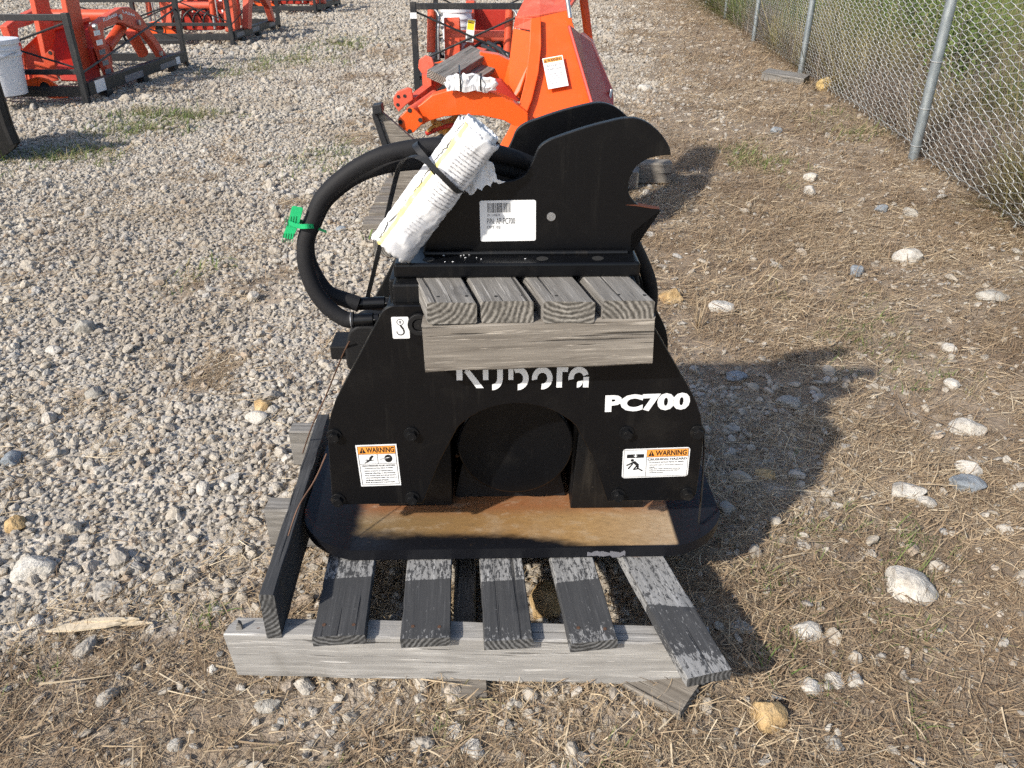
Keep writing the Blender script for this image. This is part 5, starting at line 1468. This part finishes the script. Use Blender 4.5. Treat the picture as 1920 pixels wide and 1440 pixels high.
ROCKS = [  # x, y, width, depth, height, material, label
    (0.724, 1.078, 0.0920, 0.0793, 0.0506, 'rock_pale', 'largest pale granite rock, flat oval, in dry grass right of the pallet'),
    (0.386, 0.799, 0.0530, 0.0549, 0.0530, 'rock_tan', 'rounded orange-tan rock in the lower right foreground'),
    (0.503, 0.973, 0.0562, 0.0388, 0.0225, 'rock_pale', 'pale irregular stone left of the largest granite rock'),
    (0.517, 0.871, 0.0313, 0.0324, 0.0219, 'rock_pale', 'white round stone, the left one of a touching pair'),
    (0.548, 0.871, 0.0296, 0.0307, 0.0207, 'rock_pale', 'white round stone, the right one of a touching pair'),
    (0.471, 0.858, 0.0386, 0.0355, 0.0231, 'rock_pale', 'white stone just left of the touching pair of white stones'),
    (0.416, 0.840, 0.0215, 0.0198, 0.0129, 'rock_blue', 'small dark blue-grey stone above the orange-tan rock'),
    (0.474, 0.753, 0.0280, 0.0289, 0.0168, 'rock_grey', 'pale pointed stone low in the right foreground'),
    (1.101, 1.611, 0.0821, 0.0614, 0.0411, 'rock_pale', 'pale flat stone high above the largest granite rock'),
    (0.986, 1.388, 0.0760, 0.0524, 0.0380, 'rock_blue', 'blue-grey angular slab leaning on a pale stone at right'),
    (1.016, 1.444, 0.0521, 0.0539, 0.0469, 'rock_pale', 'pale stone behind the blue-grey angular slab'),
    (0.845, 1.363, 0.0727, 0.0502, 0.0400, 'rock_pale', 'broad pale stone right of the compactor shadow'),
    (0.872, 1.330, 0.0402, 0.0324, 0.0282, 'rock_pale', 'small white stone tucked beside the broad pale stone'),
    (1.469, 2.792, 0.0990, 0.0797, 0.0693, 'rock_pale', 'smooth pale oval rock far right below the fence'),
    (1.238, 2.670, 0.0572, 0.0724, 0.0458, 'rock_blue', 'light blue upright rock left of the smooth pale oval rock'),
    (1.591, 2.419, 0.1056, 0.0607, 0.0370, 'rock_grey', 'flat grey slab near the right edge'),
    (0.707, 1.731, 0.0650, 0.0523, 0.0325, 'rock_grey', 'pale stone in the middle of the compactor shadow'),
    (0.606, 1.877, 0.0576, 0.0464, 0.0288, 'rock_blue', 'dark blue stone in the compactor shadow'),
    (0.560, 1.426, 0.0423, 0.0389, 0.0254, 'rock_tan', 'tan stone at the lower edge of the compactor shadow'),
    (0.446, 1.303, 0.0396, 0.0387, 0.0337, 'rock_grey', 'round grey stone right beside the steel sole plate'),
    (0.670, 2.331, 0.0769, 0.0619, 0.0461, 'rock_pale', 'pale angular chunk right of the timber ends'),
    (1.393, 3.660, 0.0673, 0.0697, 0.0538, 'rock_pale', 'bright white rock in front of the fence'),
    (1.479, 3.910, 0.0713, 0.0656, 0.0499, 'rock_pale', 'pale lump just behind the bright white rock'),
    (1.627, 3.403, 0.0655, 0.0528, 0.0393, 'rock_blue', 'dark slate stone left of the nearest fence post foot'),
    (1.727, 3.348, 0.0785, 0.0632, 0.0471, 'rock_grey', 'grey stone by the dark slate near the fence'),
    (1.644, 5.052, 0.0663, 0.0610, 0.0530, 'rock_blue', 'small grey rock in the strip between loader and fence'),
    (1.269, 2.049, 0.0432, 0.0447, 0.0302, 'rock_pale', 'cream stone alone at far right mid height'),
    (1.165, 1.826, 0.0367, 0.0422, 0.0293, 'rock_pale', 'small cream stone below the other lone cream stone'),
    (0.394, 0.983, 0.0456, 0.0315, 0.0182, 'rock_grey', 'grey-white stone right of the splayed pallet slat'),
    (-0.374, 0.821, 0.0408, 0.0329, 0.0245, 'rock_grey', 'mottled grey-white stone below the front pallet beam'),
    (-0.483, 0.888, 0.0188, 0.0195, 0.0170, 'rock_pale', 'small white stone left of the front beam end'),
    (-0.493, 0.752, 0.0202, 0.0209, 0.0141, 'rock_grey', 'small pale stone low in the left foreground'),
    (-0.057, 0.742, 0.0354, 0.0285, 0.0213, 'rock_pale', 'pale stone at the bottom edge below the pallet'),
    (-0.008, 0.781, 0.0270, 0.0248, 0.0189, 'rock_grey', 'grey stone just under the middle of the front beam'),
    (-0.893, 1.114, 0.0811, 0.0560, 0.0365, 'rock_pale', 'big speckled granite slab at the left edge'),
    (-0.998, 1.251, 0.0450, 0.0414, 0.0360, 'rock_tan', 'cream-tan block at the left edge above the granite slab'),
    (-0.633, 1.718, 0.0485, 0.0446, 0.0388, 'rock_tan', 'orange-tan wedge stone left of the compactor'),
    (-0.629, 1.656, 0.0550, 0.0380, 0.0330, 'rock_pale', 'white oval stone in front of the orange-tan wedge'),
    (-1.292, 2.166, 0.0644, 0.0593, 0.0580, 'rock_grey', 'grey boulder standing out of the gravel at left'),
    (-1.079, 1.769, 0.0440, 0.0456, 0.0396, 'rock_grey', 'square grey stone below the grey boulder'),
    (-1.130, 1.478, 0.0458, 0.0474, 0.0366, 'rock_blue', 'smooth green-grey cobble at the left edge'),
    (-0.704, 3.162, 0.0572, 0.0460, 0.0229, 'rock_blue', 'flat bluish stone inside the hose loop'),
    (1.084, 6.750, 0.1209, 0.0973, 0.0725, 'rock_pale', 'pale rock right of the orange bucket'),
    (0.522, 2.405, 0.0771, 0.0709, 0.0694, 'rock_tan', 'orange-brown rock peeking out beside the timber ends'),
    (0.059, 1.038, 0.0680, 0.0782, 0.0476, 'rock_tan', 'tan boulder lying between the third and fourth slats'),
    (2.589, 6.723, 0.2667, 0.1533, 0.1600, 'rock_yellow', 'yellow sandstone lump at the foot of the fence'),
]
for i, (x, y, w, d, h, mk, lab) in enumerate(ROCKS):
    me = rock_mesh(100 + i, 4 if w > 0.05 else 3); me.set_sharp_from_angle(angle=R(26)); me.materials.append(M[mk])
    o = bpy.data.objects.new('rock', me); COL.objects.link(o)
    V = np.array([v.co for v in me.vertices]); a = i * 1.3
    o.scale = (w / 2, d / 2, h / 2)
    for v in me.vertices: v.co = Matrix.Rotation(a, 3, 'Z') @ v.co
    for v in me.vertices: v.co = Vector((v.co.x * w / 2, v.co.y * d / 2, v.co.z * h / 2))
    o.scale = (1, 1, 1)
    zz = float(gh(np.array([x]), np.array([y]))[0])
    o.location = (x, y, zz + h * 0.17); o.rotation_euler = (0.1 * math.sin(i), 0.1 * math.cos(i * 2.1), 0)
    tag(o, lab, 'rock', 'loose rocks on the ground')

o = timber('wood_offcut', 0.36, 0.16, 0.07, [M['wood'], M['end']], None, (2.33, 7.15, 0.03), (R(6), R(4), R(-35)), 61, 1.5)
tag(o, 'grey timber offcut at the foot of the second fence post', 'timber offcut')
sp_ = MB()
for k in range(6):
    L0 = random.uniform(0.02, 0.075); x0 = random.uniform(-0.035, 0.035); yy = random.uniform(-0.010, 0.010); d = random.uniform(-0.09, 0.09); w = random.uniform(0.003, 0.0075)
    P = [(x0 - L0, yy - d * L0 - w * 0.3), (x0 - L0 * 0.3, yy - d * L0 * 0.3 - w), (x0 + L0 * 0.6, yy + d * L0 * 0.6 - w * 0.8), (x0 + L0, yy + d * L0), (x0 + L0 * 0.7, yy + d * L0 * 0.7 + w * 0.7), (x0 - L0 * 0.5, yy - d * L0 * 0.5 + w)]
    sp_.prism([(x, y, 0.002 + 0.002 * k) for x, y in P], (0, 0, 0.004))
o = sp_.build('splintered_stick', M['wood_straw'] if 'wood_straw' in M else plain('pale_stick', (0.60, 0.50, 0.36), 0.8, var=0.25, scale=120)); o.location = (*[(-0.688,0.975)][0], 0.004); o.rotation_euler = (0, 0, R(6))
tag(o, 'pale splintered stick lying in the gravel left of the pallet', 'stick')

# ------------------------------------------------------------------ scattered stuff
def scatter(name, pos, rot, scl, idx, protos, label, cat):
    c = bpy.data.collections.new(name + '_shapes')
    for k, me in enumerate(protos):
        c.objects.link(bpy.data.objects.new('%s_%02d' % (name, k), me))
    me = bpy.data.meshes.new(name)
    me.vertices.add(len(pos)); me.vertices.foreach_set('co', pos.astype(np.float32).reshape(-1))
    me.attributes.new('rot', 'FLOAT_VECTOR', 'POINT').data.foreach_set('vector', rot.astype(np.float32).reshape(-1))
    me.attributes.new('scl', 'FLOAT_VECTOR', 'POINT').data.foreach_set('vector', scl.astype(np.float32).reshape(-1))
    me.attributes.new('pick', 'INT', 'POINT').data.foreach_set('value', idx.astype(np.int32))
    o = bpy.data.objects.new(name, me); COL.objects.link(o)
    ng = bpy.data.node_groups.new(name, 'GeometryNodeTree')
    ng.interface.new_socket('Geometry', in_out='INPUT', socket_type='NodeSocketGeometry')
    ng.interface.new_socket('Geometry', in_out='OUTPUT', socket_type='NodeSocketGeometry')
    N = ng.nodes; gi = N.new('NodeGroupInput'); go = N.new('NodeGroupOutput')
    ci = N.new('GeometryNodeCollectionInfo'); ci.inputs['Collection'].default_value = c
    ci.inputs['Separate Children'].default_value = True; ci.inputs['Reset Children'].default_value = True
    ip = N.new('GeometryNodeInstanceOnPoints'); ip.inputs['Pick Instance'].default_value = True
    def at(nm, ty):
        a = N.new('GeometryNodeInputNamedAttribute'); a.data_type = ty; a.inputs['Name'].default_value = nm; return a.outputs[0]
    er = N.new('FunctionNodeEulerToRotation')
    lk = ng.links.new
    lk(gi.outputs[0], ip.inputs['Points']); lk(ci.outputs[0], ip.inputs['Instance']); lk(at('pick', 'INT'), ip.inputs['Instance Index'])
    lk(at('rot', 'FLOAT_VECTOR'), er.inputs[0]); lk(er.outputs[0], ip.inputs['Rotation']); lk(at('scl', 'FLOAT_VECTOR'), ip.inputs['Scale'])
    lk(ip.outputs[0], go.inputs[0])
    md = o.modifiers.new('scatter', 'NODES'); md.node_group = ng
    tag(o, label, cat, kind='stuff')
    return o


def grid_pts(y0, y1, sp, xl, xr):
    ny = int((y1 - y0) / sp); out = []
    for j in range(ny):
        y = y0 + sp * (j + 0.5); a, b = xl(y), xr(y); n = int((b - a) / sp)
        if n <= 0: continue
        xx = a + sp * (np.arange(n) + 0.5 + 0.5 * (j % 2)); out.append(np.stack([xx, np.full(n, y)], 1))
    P = np.concatenate(out); P += rng.uniform(-0.42, 0.42, P.shape) * sp
    return P


XL = lambda y: -(0.70 * y + 0.95)
XR = lambda y: 0.70 * y + 0.95
XF = lambda y: min(XR(y), FX + FS * (y - FY) + 0.1)
pm = []
for k in range(14):
    me = rock_mesh(k, 2); me.set_sharp_from_angle(angle=R(32)); me.materials.append(M['gravel']); pm.append(me)
PP = []; SS = []
for y0, y1, sp, sc in ((0.55, 2.4, 0.0138, 0.9), (2.4, 5.0, 0.0172, 1.05), (5.0, 9.0, 0.027, 1.45), (9.0, 21.0, 0.050, 2.5)):
    P = grid_pts(y0, y1, sp, XL, XF)
    g = gravel_amount(P[:, 0], P[:, 1])
    keep = rng.random(len(P)) < np.clip(g * 0.97, np.where(P[:, 1] < 1.1, 0.16, 0.12), 1)
    P = P[keep]; g = g[keep]
    s = 0.0060 * sc * np.exp(rng.normal(0, 0.38, len(P))) * np.where(g < 0.2, 0.9, 1.0)
    PP.append(P); SS.append(s)
    big = rng.random(len(P)) < 0.045
    PP.append(P[big] + rng.normal(0, 0.006, (big.sum(), 2))); SS.append(0.0125 * min(sc, 1.6) * np.exp(rng.normal(0, 0.28, big.sum())))
P = np.concatenate(PP); S = np.concatenate(SS); n = len(P)
sc3 = np.stack([S * rng.uniform(0.9, 1.45, n), S * rng.uniform(0.75, 1.1, n), S * rng.uniform(0.55, 0.9, n)], 1)
low = gravel_amount(P[:, 0], P[:, 1]) < 0.25
sc3[:, 2] *= np.where(low, 0.62, 1.0); sc3[:, 0] *= np.where(low, 1.15, 1.0)
Z = gh(P[:, 0], P[:, 1]) + sc3[:, 2] * rng.uniform(0.05, 0.7, n) + np.where(low, 0.0028, 0.0)
rt = np.stack([rng.normal(0, 0.35, n), rng.normal(0, 0.35, n), rng.uniform(0, 6.28, n)], 1)
scatter('gravel', np.column_stack([P, Z]), rt, sc3, rng.integers(0, 14, n), pm, 'loose pale crushed gravel spread over the yard', 'gravel')
print('gravel', n)


def tuft(seed, nb, ln, wd, el, spread, mat, bend=0.5, flat=True):
    """a handful of blades; el: mean angle above the ground"""
    r = np.random.default_rng(seed); V = []; F = []; sh = []
    for b in range(nb):
        a = r.uniform(0, 6.28); L = ln * math.exp(r.normal(0, 0.35)); w = wd * r.uniform(0.6, 1.3); e = max(-0.05, r.normal(el, el * 0.55 + 0.06))
        x, y = r.normal(0, spread, 2); z = abs(r.normal(0, 0.004)) if flat else 0.0
        if flat: x -= math.cos(a) * L / 2; y -= math.sin(a) * L / 2
        k = len(V); cur = r.normal(0, bend); sv = r.random(); p = np.array([x, y, z])
        for j in range(4):
            t = j / 3; ww = w * (1 - 0.75 * t)
            da = a + cur * t; nx, ny = -math.sin(da), math.cos(da)
            V.append((p[0] - nx * ww / 2, p[1] - ny * ww / 2, p[2])); V.append((p[0] + nx * ww / 2, p[1] + ny * ww / 2, p[2] + ww * 0.3)); sh += [sv, sv]
            ee = e - bend * 0.9 * t * (0 if flat else 1)
            p = p + L / 3 * np.array([math.cos(da) * math.cos(ee), math.sin(da) * math.cos(ee), math.sin(ee)])
        for j in range(3): F.append((k + 2 * j, k + 2 * j + 1, k + 2 * j + 3, k + 2 * j + 2))
    me = bpy.data.meshes.new('tuft'); me.from_pydata(V, [], F)
    me.attributes.new('shade', 'FLOAT', 'POINT').data.foreach_set('value', np.array(sh, np.float32))
    me.materials.append(mat)
    return me


def lay(bands, dens, seed, mn=0.0):
    PP = []; SS = []
    for y0, y1, sp, sc in bands:
        P = grid_pts(y0, y1, sp, XL, XF); d = dens(P[:, 0], P[:, 1]); k = rng.random(len(P)) < d
        PP.append(P[k]); SS.append(np.full(k.sum(), sc))
    return np.concatenate(PP), np.concatenate(SS)


def put(name, P, S, protos, label, cat, tilt=0.12, dz=0.0):
    n = len(P); s = S * np.exp(rng.normal(0, 0.2, n)); Z = gh(P[:, 0], P[:, 1]) + dz
    rt = np.stack([rng.normal(0, tilt, n), rng.normal(0, tilt, n), rng.uniform(0, 6.28, n)], 1)
    scatter(name, np.column_stack([P, Z]), rt, np.stack([s, s, s], 1), rng.integers(0, len(protos), n), protos, label, cat)
    print(name, n)


def straw_d(x, y):
    g = gravel_amount(x, y); c = np.clip((fbm(x, y, 3.0, 77) - 0.38) / 0.25, 0, 1)
    return np.clip((1 - g) * (0.06 + 0.74 * c) + 0.05 + 0.5 * np.clip((fbm(x, y, 2.0, 91) - 0.47) / 0.15, 0, 1) * np.clip((5 - y) / 2, 0.1, 1), 0, 1)


P, S = lay(((0.55, 2.2, 0.021, 1.0), (2.2, 4.5, 0.03, 1.2), (4.5, 9, 0.055, 1.8), (9, 19, 0.12, 3.0)), straw_d, 1)
put('dry_straw', P, S, [tuft(200 + k, 8, 0.034, 0.0015, 0.12, 0.018, M['straw'], 0.5) for k in range(8)], 'pale dry straw lying over the soil', 'straw', dz=0.003)
P, S = lay(((0.55, 2.2, 0.019, 1.0), (2.2, 4.5, 0.03, 1.3), (4.5, 9, 0.06, 2.0), (9, 19, 0.13, 3.2)), lambda x, y: np.clip((1 - gravel_amount(x, y)) * (0.30 + 0.65 * np.clip((fbm(x, y, 2.6, 177) - 0.36) / 0.2, 0, 1)) + 0.03, 0, 1), 2)
put('brown_thatch', P, S, [tuft(300 + k, 12, 0.022, 0.0017, 0.35, 0.012, M['thatch'], 0.8) for k in range(8)], 'short brown dead thatch covering the soil', 'thatch', dz=0.0)
P, S = lay(((0.55, 2.4, 0.10, 1.0), (2.4, 6, 0.16, 1.0)), lambda x, y: np.clip((1 - gravel_amount(x, y)), 0.15, 1) * 0.8, 3)
put('long_stalks', P, S, [tuft(400 + k, 2, 0.10, 0.0022, 0.06, 0.02, M['straw'], 0.25) for k in range(6)], 'long pale dead stalks lying on the ground', 'straw', dz=0.008)
GREEN = [(-2.51, 4.43, 0.29, 0.22, 0.50), (-2.38, 5.10, 0.25, 0.20, 0.50), (-2.19, 5.50, 0.18, 0.20, 0.50), (-2.49, 5.63, 0.22, 0.20, 0.50), (-2.40, 7.89, 0.30, 0.50, 0.55), (-2.18, 8.68, 0.33, 0.50, 0.55), (-1.98, 9.91, 0.31, 0.60, 0.45), (-0.98, 4.33, 0.17, 0.25, 0.35), (-1.14, 2.60, 0.07, 0.15, 0.30), (0.65, 1.03, 0.06, 0.12, 0.30), (0.63, 1.27, 0.05, 0.10, 0.30), (-0.78, 0.90, 0.06, 0.08, 0.35), (-0.44, 3.14, 0.07, 0.20, 0.40), (1.30, 4.33, 0.12, 0.30, 0.30), (2.17, 5.18, 0.20, 0.40, 0.30), (0.73, 1.16, 0.09, 0.20, 0.35), (0.49, 0.97, 0.07, 0.15, 0.30), (1.06, 2.16, 0.15, 0.25, 0.30), (0.65, 0.81, 0.07, 0.12, 0.35), (-0.20, 0.75, 0.09, 0.06, 0.30), (0.15, 0.73, 0.09, 0.06, 0.30), (-0.51, 0.97, 0.05, 0.08, 0.30)]


def green_d(x, y):
    d = np.zeros_like(x)
    for cx, cy, rx, ry, k in GREEN: d = np.maximum(d, k * np.exp(-(((x - cx) / rx) ** 2 + ((y - cy) / ry) ** 2)))
    return d * np.clip((fbm(x, y, 5, 15) - 0.3) / 0.3, 0, 1)


P, S = lay(((0.6, 2.5, 0.018, 0.9), (2.5, 6.5, 0.020, 1.6), (6.5, 12, 0.035, 2.2)), green_d, 4)
put('green_grass', P, S, [tuft(500 + k, 10, 0.028, 0.0021, 0.7, 0.012, M['olive'] if k % 2 else M['grass'], 0.7, False) for k in range(6)], 'thin green grass patches growing in the gravel', 'grass')
# tall growth beyond the fence
xs_ = rng.uniform(0, 1, 26000); ys_ = 2.2 + 17 * rng.random(26000) ** 1.3
x_ = FX + FS * (ys_ - FY) + 0.10 + xs_ ** 1.4 * (1.4 + 0.42 * ys_); n_ = fbm(x_, ys_, 0.9, 33)
for nm, cond, mt_, ht, lab in (('tall_green_grass', n_ > 0.53, M['grass'], 0.34, 'tall green grass growing beyond the chain link fence'), ('tall_dry_grass', (n_ <= 0.53) & (n_ > 0.42), M['olive'], 0.26, 'dry olive grass growing beyond the chain link fence')):
    P = np.column_stack([x_, ys_])[cond]
    put(nm, P, np.clip(0.7 + 0.06 * P[:, 1], 0.7, 1.6), [tuft(600 + k, 12, ht, 0.005, 1.25, 0.03, mt_, 0.5, False) for k in range(6)], lab, 'grass', 0.15)
k_ = rng.random(len(x_)) < 0.75
P = np.column_stack([x_, ys_])[k_]
put('dead_brush', P, np.clip(0.8 + 0.05 * P[:, 1], 0.8, 1.6), [tuft(700 + k, 14, 0.20, 0.003, 0.8, 0.05, M['brush'], 0.8, False) for k in range(6)], 'brown dead brush at the foot of the fence', 'brush', 0.2)


def weed(loc, h, nb, mat, label, seed, group='single grass tufts in the gravel'):
    e = empty('grass_tuft', loc); tag(e, label, 'grass tuft', group)
    me = tuft(seed, nb, h, h * 0.028, 1.15, h * 0.06, mat, 0.6, False); o = bpy.data.objects.new('blades', me); COL.objects.link(o); o.parent = e


weed((*[(-1.996,5.022)][0], 0), 0.13, 26, M['grass'], 'lone upright green grass tuft in the gravel at upper left', 801)
weed((*[(0.568,2.195)][0], 0), 0.085, 34, M['straw'], 'straw-coloured grass clump fanning out right of the timbers', 802)
weed((*[(2.697,7.891)][0], 0), 0.16, 30, M['grass'], 'small green tuft beside the second fence post', 803)


def shrub(loc, h, label, seed):
    e = empty('shrub', loc); tag(e, label, 'shrub', 'shrubs beyond the fence')
    r = np.random.default_rng(seed); st = MB(); tips = []
    for k in range(9):
        a = r.uniform(0, 6.28); sp = r.uniform(0.1, 0.42) * h
        P = spline([(0, 0, 0), (math.cos(a) * sp * 0.3, math.sin(a) * sp * 0.3, h * 0.45), (math.cos(a) * sp, math.sin(a) * sp, h * r.uniform(0.75, 1.0))], 5)
        st.tube(P, 0.008, 5, r2=0.002); tips += P[3:]
    st.build('stem', M['wood_brown'], e, smooth=60)
    V = []; F = []; sh = []
    for q in range(1500):
        c = tips[r.integers(0, len(tips))]; p = Vector(c) + Vector(r.normal(0, 0.085 * h, 3)); l = r.uniform(0.018, 0.035)
        d = Vector(r.normal(0, 1, 3)).normalized(); u = d.orthogonal().normalized() * l * 0.35; d = d * l; k = len(V)
        V += [p, p + d * 0.5 + u, p + d, p + d * 0.5 - u]; F.append((k, k + 1, k + 2, k + 3)); sh += [r.random()] * 4
    me = bpy.data.meshes.new('foliage'); me.from_pydata([tuple(v) for v in V], [], F); me.attributes.new('shade', 'FLOAT', 'POINT').data.foreach_set('value', np.array(sh, np.float32)); me.materials.append(M['grass'])
    o = bpy.data.objects.new('foliage', me); COL.objects.link(o); o.parent = e


for x, y, h, lab in ((2.95, 5.6, 0.75, 'leafy green shrub beyond the fence between the nearest posts'), (3.3, 7.0, 0.9, 'taller green shrub beyond the fence by the second post'), (3.9, 9.2, 1.0, 'green shrub beyond the fence near the third post'), (2.75, 3.75, 0.5, 'low green shrub beyond the fence near the right edge')):
    shrub((x, y, 0), h, lab, int(x * 100))
